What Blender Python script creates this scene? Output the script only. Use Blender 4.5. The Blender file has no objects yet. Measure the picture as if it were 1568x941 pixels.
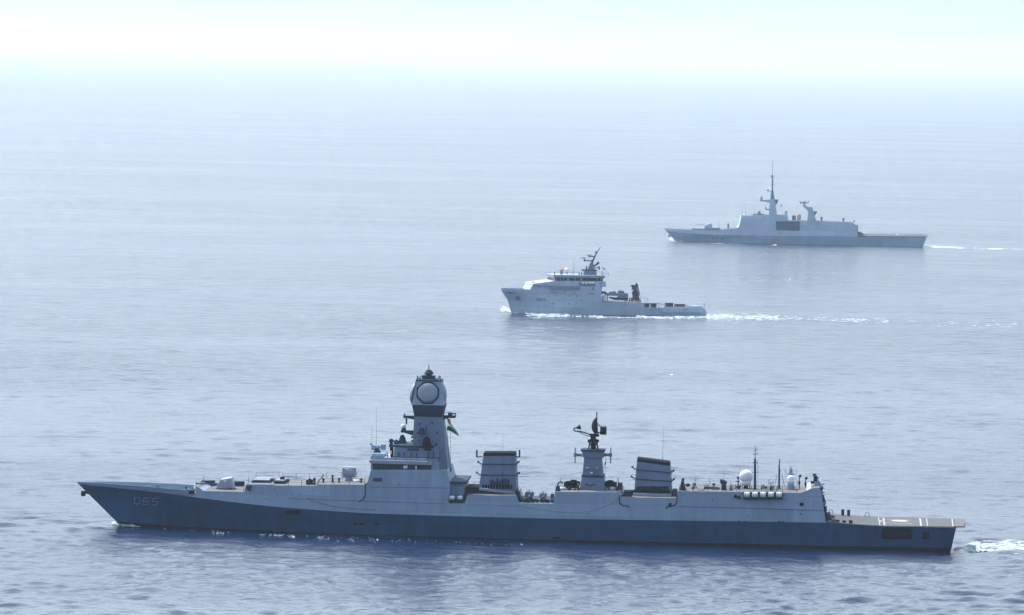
import bpy, bmesh, math, random
from mathutils import Vector, Matrix
random.seed(7)
sc = bpy.context.scene
C = sc.collection
PI = math.pi

# ---------------------------------------------------------------- camera
CAM_H, FPX, ROLL = 90.0, 7470.0, math.radians(1.25)
PITCH = math.atan((470.5 - 85.0) / FPX)
F = Vector((0, math.cos(PITCH), -math.sin(PITCH)))
R0 = Vector((1, 0, 0)); U0 = Vector((0, math.sin(PITCH), math.cos(PITCH)))
U = U0 * math.cos(ROLL) - R0 * math.sin(ROLL)
R = R0 * math.cos(ROLL) + U0 * math.sin(ROLL)
cam = bpy.data.cameras.new('camera'); co = bpy.data.objects.new('camera', cam); C.objects.link(co)
cam.sensor_width = 36; cam.lens = FPX / 1568 * 36; cam.clip_start = 1; cam.clip_end = 100000
m = Matrix((R, U, -F)).transposed().to_4x4(); m.translation = Vector((0, 0, CAM_H)); co.matrix_world = m
sc.camera = co

# ---------------------------------------------------------------- sky and sun
SUN_EL, SUN_AZ = math.radians(52), math.radians(124)     # azimuth measured from +x towards +y
SKY_STRENGTH, SUN_STRENGTH = 0.15, 4.4
EXPOSURE = 0.70
HAZE_DENSITY = 0.000037
HORIZON_AIR = (2.62, 3.04, 3.38, 1)
sd = Vector((math.cos(SUN_EL) * math.cos(SUN_AZ), math.cos(SUN_EL) * math.sin(SUN_AZ), math.sin(SUN_EL)))
w = bpy.data.worlds.new('World'); sc.world = w; w.use_nodes = True
nt = w.node_tree; bg = nt.nodes['Background']
sky = nt.nodes.new('ShaderNodeTexSky'); sky.sky_type = 'NISHITA'; sky.sun_disc = False
sky.sun_elevation = SUN_EL; sky.sun_rotation = math.atan2(sd.x, sd.y)
sky.altitude = 50; sky.air_density = 1.0; sky.dust_density = 2.0; sky.ozone_density = 2.0
tcw = nt.nodes.new('ShaderNodeTexCoord'); sx = nt.nodes.new('ShaderNodeSeparateXYZ'); nt.links.new(tcw.outputs['Generated'], sx.inputs[0])
mrw = nt.nodes.new('ShaderNodeMapRange'); mrw.interpolation_type = 'SMOOTHSTEP'; mrw.inputs[1].default_value = -0.01; mrw.inputs[2].default_value = 0.90
mrw.inputs[3].default_value = 0.95; mrw.inputs[4].default_value = 0.75; nt.links.new(sx.outputs[2], mrw.inputs[0])
mxw = nt.nodes.new('ShaderNodeMix'); mxw.data_type = 'RGBA'; nt.links.new(sky.outputs[0], mxw.inputs[6])
# hazy sea air whitens the sky towards the horizon, more so on the sun's side
dt = nt.nodes.new('ShaderNodeVectorMath'); dt.operation = 'DOT_PRODUCT'; nt.links.new(tcw.outputs['Generated'], dt.inputs[0]); dt.inputs[1].default_value = Vector((sd.x, sd.y, 0)).normalized()
ma = nt.nodes.new('ShaderNodeMapRange'); ma.interpolation_type = 'SMOOTHSTEP'; ma.inputs[1].default_value = -1; ma.inputs[2].default_value = 1; ma.inputs[3].default_value = 0.28; ma.inputs[4].default_value = 1.1
nt.links.new(dt.outputs['Value'], ma.inputs[0])
mf = nt.nodes.new('ShaderNodeMapRange'); mf.inputs[1].default_value = -1; mf.inputs[2].default_value = 0.6; mf.inputs[3].default_value = 0.3; mf.inputs[4].default_value = 1.0
nt.links.new(dt.outputs['Value'], mf.inputs[0]); mq = nt.nodes.new('ShaderNodeMath'); mq.operation = 'MULTIPLY'; nt.links.new(mf.outputs[0], mq.inputs[0]); nt.links.new(mrw.outputs[0], mq.inputs[1]); nt.links.new(mq.outputs[0], mxw.inputs[0])
sc_ = nt.nodes.new('ShaderNodeVectorMath'); sc_.operation = 'SCALE'; sc_.inputs[0].default_value = HORIZON_AIR[:3]; lift = nt.nodes.new('ShaderNodeMapRange'); lift.interpolation_type = 'SMOOTHSTEP'; nt.links.new(sx.outputs[2], lift.inputs[0])
for i_, v_ in enumerate((0.02, 0.26, 1.0, 2.85)): lift.inputs[i_ + 1].default_value = v_          # thick haze glows more overhead than at the rim
pm = nt.nodes.new('ShaderNodeMath'); pm.operation = 'MULTIPLY'; nt.links.new(ma.outputs[0], pm.inputs[0]); nt.links.new(lift.outputs[0], pm.inputs[1])
nt.links.new(pm.outputs[0], sc_.inputs['Scale']); nt.links.new(sc_.outputs[0], mxw.inputs[7])
nt.links.new(mxw.outputs[2], bg.inputs[0]); bg.inputs[1].default_value = SKY_STRENGTH
sun = bpy.data.lights.new('sun', 'SUN'); so = bpy.data.objects.new('sun', sun); C.objects.link(so)
sun.energy = SUN_STRENGTH; sun.angle = math.radians(0.5); sun.color = (1.0, 0.97, 0.93)
so.rotation_euler = sd.to_track_quat('Z', 'Y').to_euler(); so.location = (0, 900, 200)
sc.view_settings.view_transform = 'Standard'; sc.view_settings.look = 'None'
sc.view_settings.exposure = EXPOSURE; sc.view_settings.gamma = 1.0
sc.render.engine = 'CYCLES'
sc.cycles.use_denoising = True; sc.cycles.sample_clamp_indirect = 5.0
sc.cycles.max_bounces = 6; sc.cycles.volume_bounces = 1; sc.cycles.transparent_max_bounces = 12

# ---------------------------------------------------------------- materials
def new_mat(name):
    mt = bpy.data.materials.new(name); mt.use_nodes = True
    return mt, mt.node_tree, mt.node_tree.nodes['Principled BSDF']

def paint(name, col, rough=0.5, var=0.12, scale=0.35, metallic=0.0, streak=True, plates=False):
    mt, t, b = new_mat(name); N = t.nodes.new; L = t.links.new
    b.inputs['Specular IOR Level'].default_value = 0.25
    b.inputs['Roughness'].default_value = rough; b.inputs['Metallic'].default_value = metallic
    tc = N('ShaderNodeTexCoord'); mp = N('ShaderNodeMapping')
    mp.inputs['Scale'].default_value = (scale * 2, scale * 2, scale * (0.35 if streak else 2))
    n = N('ShaderNodeTexNoise'); n.inputs['Scale'].default_value = 1.0; n.inputs['Detail'].default_value = 5
    n2 = N('ShaderNodeTexNoise'); n2.inputs['Scale'].default_value = 0.12; n2.inputs['Detail'].default_value = 3
    L(tc.outputs['Object'], mp.inputs[0]); L(mp.outputs[0], n.inputs[0]); L(tc.outputs['Object'], n2.inputs[0])
    ad = N('ShaderNodeMath'); ad.operation = 'ADD'; L(n.outputs[0], ad.inputs[0]); L(n2.outputs[0], ad.inputs[1])
    mr = N('ShaderNodeMapRange'); mr.inputs[1].default_value = 0.7; mr.inputs[2].default_value = 1.3
    mr.inputs[3].default_value = 1 - var; mr.inputs[4].default_value = 1 + var
    L(ad.outputs[0], mr.inputs[0])
    mx = N('ShaderNodeVectorMath'); mx.operation = 'SCALE'; mx.inputs[0].default_value = col
    fac = mr.outputs[0]
    if plates:                                   # welded plate seams and panels of slightly different age
        sp = N('ShaderNodeSeparateXYZ'); cb = N('ShaderNodeCombineXYZ'); L(tc.outputs['Object'], sp.inputs[0]); L(sp.outputs[0], cb.inputs[0]); L(sp.outputs[2], cb.inputs[1])
        bt = N('ShaderNodeTexBrick'); bt.inputs['Scale'].default_value = 1; bt.inputs['Brick Width'].default_value = 7.5; bt.inputs['Row Height'].default_value = 2.4
        bt.inputs['Mortar Size'].default_value = 0.05; bt.inputs['Color1'].default_value = (.9, .9, .9, 1); bt.inputs['Color2'].default_value = (1.08, 1.08, 1.08, 1); bt.inputs['Mortar'].default_value = (.78, .78, .78, 1)
        L(cb.outputs[0], bt.inputs[0]); mm_ = N('ShaderNodeMath'); mm_.operation = 'MULTIPLY'; L(fac, mm_.inputs[0]); L(bt.outputs[0], mm_.inputs[1]); fac = mm_.outputs[0]
    L(fac, mx.inputs['Scale']); L(mx.outputs[0], b.inputs['Base Color'])
    return mt

M = {}
M['grey'] = paint('warship_grey', (0.205, 0.28, 0.39), 0.55, plates=True)
M['hull_painted_shade'] = paint('hull_grey_painted_shade', (0.005, 0.054, 0.135), 0.45, 0.24, plates=True)  # upper-works grey turned navy: shade below the knuckle put into the colour
M['pale_hull_painted_shade'] = paint('pale_hull_grey_painted_shade', (0.32, 0.44, 0.58), 0.5, 0.08, plates=True)  # frigate hull darker than its upper works: lower-side shade put into the colour
M['mast'] = paint('mast_grey', (0.115, 0.165, 0.255), 0.6)
M['grey_dark'] = paint('dark_grey_paint', (0.02, 0.038, 0.075), 0.75)
M['screen'] = paint('dark_screen', (0.07, 0.13, 0.21), 0.7)
M['grey_light'] = paint('light_grey_paint', (0.25, 0.29, 0.36), 0.5)
M['deck'] = paint('weathered_deck', (0.105, 0.105, 0.115), 0.85, 0.15, 0.8, streak=False)
M['flight'] = paint('flight_deck_coat', (0.065, 0.072, 0.085), 0.85, 0.15, 0.8, streak=False)
M['boot'] = paint('black_boot_topping', (0.004, 0.005, 0.014), 0.8)
M['black'] = paint('black_fitting', (0.003, 0.005, 0.014), 0.9)
M['glass'] = paint('dark_glass', (0.012, 0.02, 0.04), 0.15, 0.05)
M['white'] = paint('white_gelcoat', (0.72, 0.73, 0.74), 0.4, 0.04)
M['marking'] = paint('deck_marking_paint', (0.33, 0.33, 0.33), 0.7, 0.15)
M['number'] = paint('pennant_number_paint', (0.21, 0.25, 0.36), 0.6, 0.1)
M['pale'] = paint('pale_patrol_grey_painted_haze', (0.40, 0.50, 0.62), 0.5, 0.10, plates=True)  # the pale ships' own grey, lightened further in colour for distance haze
M['pale_dark'] = paint('pale_dark_grey', (0.14, 0.20, 0.29), 0.6, 0.08)
M['saffron'] = paint('saffron_cloth', (0.75, 0.22, 0.03), 0.8)
M['green'] = paint('green_cloth', (0.01, 0.16, 0.07), 0.8)
M['orange'] = paint('orange_paint', (0.50, 0.20, 0.13), 0.6)
M['peach'] = paint('faded_tarpaulin', (0.62, 0.45, 0.36), 0.8)
M['rope'] = paint('yellowed_rope', (0.30, 0.30, 0.22), 0.9)
M['navy_cloth'] = paint('navy_cloth', (0.012, 0.015, 0.03), 0.9)
M['skin'] = paint('skin', (0.28, 0.15, 0.09), 0.6)

for k_, v_ in (('grey_dark', .1), ('black', .04), ('boot', .06)): M[k_].node_tree.nodes['Principled BSDF'].inputs['Specular IOR Level'].default_value = v_

# ---------------------------------------------------------------- mesh builder
class MB:
    def __init__(s): s.v = []; s.f = []; s.mi = []; s.parts = []
    def add(s, vs, fs, mi=0):
        s.parts.append((vs, fs, mi))
        b = len(s.v); s.v += [tuple(q) for q in vs]
        for f in fs: s.f.append([b + i for i in f]); s.mi.append(mi)
    def hexa(s, B, T, mi=0):            # bottom ring and top ring of n points each
        n = len(B)
        s.add(list(B) + list(T), [list(range(n))[::-1], list(range(n, 2 * n))] + [[i, (i + 1) % n, n + (i + 1) % n, n + i] for i in range(n)], mi)
    def box(s, x0, x1, y0, y1, z0, z1, mi=0):
        s.hexa([(x0, y0, z0), (x1, y0, z0), (x1, y1, z0), (x0, y1, z0)], [(x0, y0, z1), (x1, y0, z1), (x1, y1, z1), (x0, y1, z1)], mi)
    def frus(s, a, b, mi=0):            # a, b = (x0,x1,y0,y1,z)
        q = lambda r: [(r[0], r[2], r[4]), (r[1], r[2], r[4]), (r[1], r[3], r[4]), (r[0], r[3], r[4])]
        s.hexa(q(a), q(b), mi)
    def prism(s, poly, y0, y1, mi=0):   # poly of (x,z)
        s.hexa([(x, y0, z) for x, z in poly], [(x, y1, z) for x, z in poly], mi)
    def cyl(s, p, q, r0, r1=None, n=10, mi=0):
        p = Vector(p); q = Vector(q); r1 = r0 if r1 is None else r1
        d = (q - p).normalized(); a = d.orthogonal().normalized(); c = d.cross(a)
        ring = lambda o, r: [o + a * r * math.cos(2 * PI * i / n) + c * r * math.sin(2 * PI * i / n) for i in range(n)]
        s.hexa(ring(p, r0), ring(q, r1), mi)
    def tube(s, pts, r, n=6, mi=0):
        for a, b in zip(pts, pts[1:]): s.cyl(a, b, r, r, n, mi)
    def ball(s, c, rx, ry=None, rz=None, n=16, m_=10, mi=0):
        ry = rx if ry is None else ry; rz = rx if rz is None else rz
        vs = [(c[0], c[1], c[2] - rz)]
        for j in range(1, m_):
            t = -PI / 2 + PI * j / m_
            for i in range(n):
                a = 2 * PI * i / n
                vs.append((c[0] + rx * math.cos(t) * math.cos(a), c[1] + ry * math.cos(t) * math.sin(a), c[2] + rz * math.sin(t)))
        vs.append((c[0], c[1], c[2] + rz)); fs = []
        for i in range(n): fs.append([0, 1 + (i + 1) % n, 1 + i])
        for j in range(m_ - 2):
            for i in range(n):
                a = 1 + j * n + i; b = 1 + j * n + (i + 1) % n; fs.append([a, b, b + n, a + n])
        t = len(vs) - 1; b0 = 1 + (m_ - 2) * n
        for i in range(n): fs.append([b0 + i, b0 + (i + 1) % n, t])
        s.add(vs, fs, mi)
    def build_each(s, name, mats, parent=None, smooth=False):
        for vs, fs, mi in s.parts:
            q = MB(); q.add(vs, fs, mi); o = q.build(name, mats, parent, smooth)
        return o
    def build(s, name, mats, parent=None, smooth=False, bevel=0):
        me = bpy.data.meshes.new(name); me.from_pydata(s.v, [], s.f)
        if not isinstance(mats, (list, tuple)): mats = [mats]
        for q in mats: me.materials.append(M[q] if isinstance(q, str) else q)
        for p_, i in zip(me.polygons, s.mi): p_.material_index = i; p_.use_smooth = smooth
        bm = bmesh.new(); bm.from_mesh(me); bmesh.ops.recalc_face_normals(bm, faces=bm.faces); bm.to_mesh(me); bm.free()
        o = bpy.data.objects.new(name, me); C.objects.link(o)
        if parent is not None: o.parent = parent
        if bevel:
            b = o.modifiers.new('bevel', 'BEVEL'); b.width = bevel; b.segments = 1; b.limit_method = 'ANGLE'
        return o

def tag(o, label=None, cat=None, group=None, kind=None):
    if label: o['label'] = label
    if cat: o['category'] = cat
    if group: o['group'] = group
    if kind: o['kind'] = kind
    return o
def empty(name, loc, rz=0, parent=None):
    o = bpy.data.objects.new(name, None); C.objects.link(o); o.location = loc; o.rotation_euler.z = rz
    o.empty_display_size = 2
    if parent is not None: o.parent = parent
    return o

# ---------------------------------------------------------------- measuring: a photo pixel to a point of the place
def ray(px, py): return F + R * ((px - 784) / FPX) + U * ((470.5 - py) / FPX)
def water(px, py, z=0.0):
    d = ray(px, py); return Vector((0, 0, CAM_H)) + d * ((z - CAM_H) / d.z)

def interp(tab, x):
    if x <= tab[0][0]: return tab[0][1:]
    for a, b in zip(tab, tab[1:]):
        if x <= b[0]:
            if b[0] == a[0]: return b[1:]
            t = (x - a[0]) / (b[0] - a[0]); return tuple(p + (q - p) * t for p, q in zip(a[1:], b[1:]))
    return tab[-1][1:]

class Ship:
    """local frame: x towards the stern, y to the far side, z up, origin on the water amidships"""
    def __init__(s, name, bow, stern, hb, mid):
        B = water(*bow); S = water(*stern); v = S - B; D = math.hypot(v.x, v.y)
        s.psi = math.atan2(v.y, v.x) - math.atan2(-hb, math.sqrt(D * D - hb * hb))
        s.ex = Vector((math.cos(s.psi), math.sin(s.psi), 0)); s.ey = Vector((-math.sin(s.psi), math.cos(s.psi), 0))
        s.O = B + s.ex * (D * 0.5); s.root = empty(name, s.O, s.psi)
    def P(s, px, py, lat=0.0):
        d = ray(px, py); o = Vector((0, 0, CAM_H)) - s.O
        t = (lat - o.dot(s.ey)) / d.dot(s.ey); q = o + d * t
        return q.dot(s.ex), q.z
    def V(s, px, py, lat=0.0):
        x, z = s.P(px, py, lat); return Vector((x, lat, z))
    def Z(s, px, lat, z):               # point at a pixel column, given side distance and height
        x0, z0 = s.P(px, 760, lat); return Vector((x0, lat, z))
    def world(s, v): return s.O + s.ex * v[0] + s.ey * v[1] + Vector((0, 0, v[2]))
    # box whose near face spans the pixels, running back from y0 to y1
    def box(s, mb, x0, y0, x1, y1, l0, l1, mi=0):
        a = s.P(x0, y1, l0); b = s.P(x1, y0, l0); mb.box(a[0], b[0], l0, l1, a[1], b[1], mi)
    # prism whose near outline (pixels) lies at side distance l0
    def prism(s, mb, poly, l0, l1, mi=0):
        mb.prism([s.P(x, y, l0) for x, y in poly], l0, l1, mi)
    # frustum: pixel bottom x0,x1,y + lateral half width; same on top; centred on lateral c
    def frus(s, mb, b, t, c=0.0, mi=0):
        def rect(r):
            lat = c - r[3]; p = s.P(r[0], r[2], lat); q = s.P(r[1], r[2], lat)
            return (p[0], q[0], c - r[3], c + r[3], (p[1] + q[1]) / 2)
        mb.frus(rect(b), rect(t), mi)
    def loft(s, mb, lines, cols, mb_px, ms_px, mats, close_top=True, z_bottom=-5):
        """lines from top to waterline, each [(px,py,hb)...]; cols in pixels of the first line"""
        c0 = lines[0][0][0]; c1 = lines[0][-1][0]; sec = []
        for c in cols:
            row = []
            for ln in lines:
                s0 = ln[0][0]; s1 = ln[-1][0]
                if c < mb_px: x = s0 + (c - c0) / (mb_px - c0) * (mb_px - s0)
                elif c > ms_px: x = ms_px + (c - ms_px) / (c1 - ms_px) * (s1 - ms_px)
                else: x = c
                py, hb = interp(ln, x); q = s.V(x, py, -hb); row.append(q)
            q = row[-1].copy(); q.y *= 0.7; q.z = z_bottom; row.append(q)
            sec.append(row)
        n = len(sec[0]); k = len(sec); base = len(mb.v)
        for row in sec: mb.v += [tuple(q) for q in row]
        for row in sec: mb.v += [(q.x, -q.y, q.z) for q in row]
        def idx(side, i, j): return base + side * k * n + i * n + j
        for side in (0, 1):
            for i in range(k - 1):
                for j in range(n - 1):
                    mb.f.append([idx(side, i, j), idx(side, i + 1, j), idx(side, i + 1, j + 1), idx(side, i, j + 1)])
                    mb.mi.append(mats[min(j, len(mats) - 1)])
        for i in (0, k - 1):
            for j in range(n - 1):
                mb.f.append([idx(0, i, j), idx(1, i, j), idx(1, i, j + 1), idx(0, i, j + 1)]); mb.mi.append(mats[min(j, len(mats) - 1)])
        for i in range(k - 1):
            if close_top:
                mb.f.append([idx(0, i, 0), idx(0, i + 1, 0), idx(1, i + 1, 0), idx(1, i, 0)]); mb.mi.append(2)
            mb.f.append([idx(0, i, n - 1), idx(0, i + 1, n - 1), idx(1, i + 1, n - 1), idx(1, i, n - 1)]); mb.mi.append(1)
        return sec
    def upper(s, mb, cols, base, tum=0.13, mi_side=0, mi_deck=1):
        """structure standing on the base line: (px, py_top) columns; sides lean inboard"""
        k = len(cols); b0 = len(mb.v)
        for px, py in cols:
            by, hb = interp(base, px); x, zb = s.P(px, by, -hb); zb -= 0.02
            hb0 = hb - 0.004
            x2, zt = s.P(px, py, -hb0)
            for _ in range(3):
                h2 = hb0 - (zt - zb) * tum; x2, zt = s.P(px, py, -h2)
            for q in ((x, -hb0, zb), (x2, -h2, zt), (x2, h2, zt), (x, hb0, zb)): mb.v.append(q)
        for i in range(k - 1):
            a = b0 + 4 * i; b = a + 4
            flat = abs(mb.v[b + 1][2] - mb.v[a + 1][2]) < .5 * abs(mb.v[b + 1][0] - mb.v[a + 1][0])
            for j, mi in ((0, mi_side), (1, mi_deck if flat else mi_side), (2, mi_side)):
                mb.f.append([a + j, b + j, b + j + 1, a + j + 1]); mb.mi.append(mi)
        mb.f.append([b0, b0 + 1, b0 + 2, b0 + 3]); mb.mi.append(mi_side)
        e = b0 + 4 * (k - 1); mb.f.append([e, e + 1, e + 2, e + 3]); mb.mi.append(mi_side)

def rail(s, name, pts, parent, lat_pts=None, h=1.1, step=2.2, mat='grey_dark', r=0.035, cloth=False):
    """pts local Vectors along a deck edge"""
    mb = MB()
    for a, b in zip(pts, pts[1:]):
        n = max(1, int((b - a).length / step))
        for i in range(n + 1):
            q = a.lerp(b, i / n); mb.cyl(q, q + Vector((0, 0, h)), r * 1.3, n=5)
        for zz in (h, h * 0.5): mb.cyl(a + Vector((0, 0, zz)), b + Vector((0, 0, zz)), r * 0.7, n=4)
    return mb.build(name, mat, parent)

def whip(s, px, y0, y1, lat, parent, dx=0, r=0.03, mat='grey_dark'):
    mb = MB(); a = s.V(px, y0, lat); b = s.V(px + dx, y1, lat)
    mb.cyl(a, b, r, r * 0.5, 6); mb.cyl(a, a + (b - a) * 0.06, r * 2.2, r * 1.6, 8)
    return mb.build('whip_antenna', mat, parent)

# ---------------------------------------------------------------- the sea
def sea_material():
    mt, t, b = new_mat('sea_water'); N = t.nodes.new; L = t.links.new
    b.inputs['Base Color'].default_value = (0.002, 0.013, 0.052, 1)
    b.inputs['Roughness'].default_value = 0.12; b.inputs['IOR'].default_value = 1.333
    tc = N('ShaderNodeTexCoord')
    def noise(scale, detail, dist=0.0, sx=1.0, sy=1.0, rot=0.0):
        mp = N('ShaderNodeMapping'); mp.inputs['Scale'].default_value = (sx, sy, 1); mp.inputs['Rotation'].default_value = (0, 0, rot)
        n = N('ShaderNodeTexNoise'); n.inputs['Scale'].default_value = scale; n.inputs['Detail'].default_value = detail
        n.inputs['Distortion'].default_value = dist; n.inputs['Roughness'].default_value = 0.6
        L(tc.outputs['Object'], mp.inputs[0]); L(mp.outputs[0], n.inputs[0]); return n.outputs[0]
    def mul(a, k):
        q = N('ShaderNodeMath'); q.operation = 'MULTIPLY'; L(a, q.inputs[0])
        if isinstance(k, float): q.inputs[1].default_value = k
        else: L(k, q.inputs[1])
        return q.outputs[0]
    def add(a, c):
        q = N('ShaderNodeMath'); q.operation = 'ADD'; L(a, q.inputs[0]); L(c, q.inputs[1]); return q.outputs[0]
    long_ = noise(0.045, 4, 0.4, 0.6, 1.0, 0.25)
    chop = noise(0.2, 5, 0.4, 0.6, 1.0, 0.2)
    rip = noise(0.9, 4, 0.2, 0.6, 1.0, 0.1)
    patch = noise(0.006, 4, 0.5, 0.4, 1.0, 0.15)
    def ramp(a, x0, x1, y0, y1):
        q = N('ShaderNodeMapRange'); L(a, q.inputs[0])
        for i_, v_ in enumerate((x0, x1, y0, y1)): q.inputs[i_ + 1].default_value = v_
        return q.outputs[0]
    sp_ = N('ShaderNodeSeparateXYZ'); L(tc.outputs['Object'], sp_.inputs[0])
    far = ramp(sp_.outputs[1], 1000, 2600, 0.0, 1.0)       # open water further out carries its chop in the shader
    h = mul(add(mul(rip, 0.24), add(mul(chop, ramp(far, 0, 1, 0.45, 3.0)), mul(long_, ramp(far, 0, 1, 0.0, 4.0)))), ramp(patch, 0.3, 0.7, 0.5, 1.5))
    L(ramp(far, 0, 1, 0.12, 0.16), b.inputs['Roughness'])
    bp = N('ShaderNodeBump'); bp.inputs['Strength'].default_value = 1.0; bp.inputs['Distance'].default_value = 1.0
    L(h, bp.inputs['Height']); L(bp.outputs[0], b.inputs['Normal'])
    return mt
M['sea'] = sea_material()
import numpy as np
SEA = 60000.0
def build_sea():
    """one sheet to the horizon; its wind waves are real relief, finest where the view is nearest"""
    rng = np.random.default_rng(5)
    ys = [700.0]
    while ys[-1] < SEA:
        y = ys[-1]; ys.append(y + max(0.5, 0.74 * y * y / (CAM_H * FPX)))
    ys = np.array(ys); ys[-1] = SEA; step_y = np.gradient(ys)
    nx = 341; ux = np.linspace(-0.135, 0.135, nx)
    Y = np.repeat(ys[:, None], nx, 1); X = Y * ux[None, :]
    sp = np.maximum(step_y[:, None], Y * (ux[1] - ux[0]))
    Z = np.zeros_like(X); n = 150
    lam = np.exp(rng.uniform(math.log(1.3), math.log(19), n)); th = rng.normal(-1.35, 0.65, n)
    slope = WAVE_SLOPE * math.sqrt(2.0 / n) * 1 * np.clip(4.5 / lam, .2, 1)
    group = np.zeros_like(X)
    for L_, t_ in ((160, .3), (95, 1.1), (230, -.5), (60, 2.0)): group += np.sin((X * math.cos(t_) + Y * math.sin(t_)) * 2 * PI / L_ + L_)
    group = 1 + 0.12 * group
    for k in range(n):
        K = 2 * PI / lam[k]; amp = slope[k] / K
        ph = (X * math.cos(th[k]) + Y * math.sin(th[k])) * K + rng.uniform(0, 2 * PI)
        fade = np.clip((lam[k] / sp - 2.2) / 2.5, 0, 1)
        c_ = np.cos(ph); Z += fade * amp * (c_ + .25 * c_ * c_ - .125)
    Z *= group
    # slick, calmer water close alongside each moving hull
    for (bx, by), (sx_, sy_), wd in LEE:
        ln = math.hypot(sx_ - bx, sy_ - by); ux_, uy_ = (sx_ - bx) / ln, (sy_ - by) / ln
        al = (X - bx) * ux_ + (Y - by) * uy_; la = (X - bx) * uy_ - (Y - by) * ux_      # la > 0 on the near side
        inside = np.clip((al + 6) / 12, 0, 1) * np.clip((ln + 6 - al) / 12, 0, 1); side = np.clip(1 - (la - wd * .5) / wd, 0, 1) * (la > -12)
        Z *= 1 - 0.8 * inside * side
    edge = np.clip((0.135 - np.abs(ux)) / 0.006, 0, 1)[None, :]; Z *= edge; Z *= np.clip((Y - 700) / 25, 0, 1); Z[-1] = 0
    ny = len(ys); co_ = np.stack([X, Y, Z], -1).reshape(-1, 3)
    idx = np.arange(ny * nx).reshape(ny, nx)
    quads = np.stack([idx[:-1, :-1], idx[:-1, 1:], idx[1:, 1:], idx[1:, :-1]], -1).reshape(-1, 4)
    # flat water beyond the relief: left, right and back towards the camera
    W_ = 12000.0; ex = np.array([(-W_, 700, 0), (-W_, SEA, 0), (W_, 700, 0), (W_, SEA, 0), (-W_, -1500, 0), (W_, -1500, 0)]); b0 = ny * nx
    cx = np.array([idx[0, 0], idx[-1, 0], idx[0, -1], idx[-1, -1]])
    extra = np.array([(b0, cx[0], cx[1], b0 + 1), (cx[2], b0 + 2, b0 + 3, cx[3]), (b0 + 4, cx[0], cx[0], b0)])[:2]
    co_ = np.vstack([co_, ex]); quads = np.vstack([quads, extra, [(b0 + 4, b0 + 5, cx[2], cx[0])]])
    tris = np.array([(b0 + 4, cx[0], b0), (b0 + 5, b0 + 2, cx[2])])
    me = bpy.data.meshes.new('sea'); me.vertices.add(len(co_)); me.vertices.foreach_set('co', co_.ravel())
    nq, nt_ = len(quads), len(tris); me.loops.add(nq * 4 + nt_ * 3); me.loops.foreach_set('vertex_index', np.concatenate([quads.ravel(), tris.ravel()]).astype(np.int32))
    me.polygons.add(nq + nt_); me.polygons.foreach_set('loop_start', np.concatenate([np.arange(nq) * 4, nq * 4 + np.arange(nt_) * 3]).astype(np.int32))
    me.polygons.foreach_set('use_smooth', np.ones(nq + nt_, bool)); me.update(calc_edges=True); me.validate()
    me.materials.append(M['sea']); o = bpy.data.objects.new('sea', me); C.objects.link(o)
    tag(o, 'calm silvery blue sea with fine ripples', None, None, 'structure')
WAVE_SLOPE = 0.26
LEE = [(water(182, 803)[:2], water(1455, 845)[:2], 26.0), (water(783, 479)[:2], water(1081, 483)[:2], 22.0), (water(1034, 369)[:2], water(1413, 378)[:2], 22.0)]
build_sea()

# ---------------------------------------------------------------- haze
hz, t, b = new_mat('sea_haze'); t.nodes.remove(b)
pv = t.nodes.new('ShaderNodeVolumePrincipled'); pv.inputs['Color'].default_value = (0.72, 0.84, 0.95, 1); pv.inputs['Density'].default_value = HAZE_DENSITY
pv.inputs['Anisotropy'].default_value = 0.5
t.links.new(pv.outputs[0], t.nodes['Material Output'].inputs['Volume']); M['haze'] = hz
mb = MB(); mb.box(-12100, 12100, -1600, SEA + 100, -6, 310)
tag(mb.build('haze', 'haze'), 'pale sea haze', None, None, 'stuff')

# ================================================================ DESTROYER
D = Ship('destroyer', (182, 803), (1455, 845), 8.0, None)
tag(D.root, 'large dark grey destroyer in the foreground with pennant D65, faceted radar mast and two funnels', 'warship', 'warships in formation')
KN = [(120, 740.5, .15), (150, 744, 1.6), (210, 750, 3.5), (290, 760, 5.5), (360, 769, 6.8), (440, 777.5, 7.7), (560, 785.5, 8.5), (680, 789.5, 8.7), (850, 794, 8.7), (1030, 796.5, 8.7), (1267, 800, 8.6), (1300, 803, 8.5), (1350, 806, 8.3), (1464, 808, 7.8)]
BT = [(178, 798, .12), (240, 803, 1.6), (320, 808.5, 3.6), (400, 812.5, 5.2), (560, 819, 7.4), (820, 826, 8.1), (1030, 830, 8.1), (1280, 835.5, 7.9), (1457, 839, 7.3)]
WL = [(182, 803, .1), (240, 808, 1.4), (320, 813.5, 3.3), (400, 818, 5.0), (560, 824.5, 7.2), (820, 831.5, 8.0), (1030, 836, 8.0), (1280, 841.5, 7.8), (1455, 845, 7.1)]
def midline(a, b, t, stemx, flare):
    """a line between two hull lines, hollowed for flare near the bow"""
    out = []
    s0, s1 = stemx, a[-1][0] + (b[-1][0] - a[-1][0]) * t
    for i in range(25):
        u = i / 24; x = s0 + (s1 - s0) * u
        ya, ha = interp(a, x); yb, hb = interp(b, x)
        if i == 0: yy = a[0][1] + (b[0][1] - a[0][1]) * t; hh = .13
        else: yy = ya + (yb - ya) * t; hh = ha + (hb - ha) * (t + flare * max(0, 1 - u * 2.2))
        out.append((x, yy, hh))
    return out
ML = midline(KN, BT, 0.5, 149, 0.12)
mb = MB()
cols = [120 + i * 6 for i in range(30)] + [300 + i * 20 for i in range(58)] + [1464]
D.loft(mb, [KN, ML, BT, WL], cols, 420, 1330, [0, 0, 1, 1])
hull = mb.build('hull', ['hull_painted_shade', 'boot', 'deck'], D.root)
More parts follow.
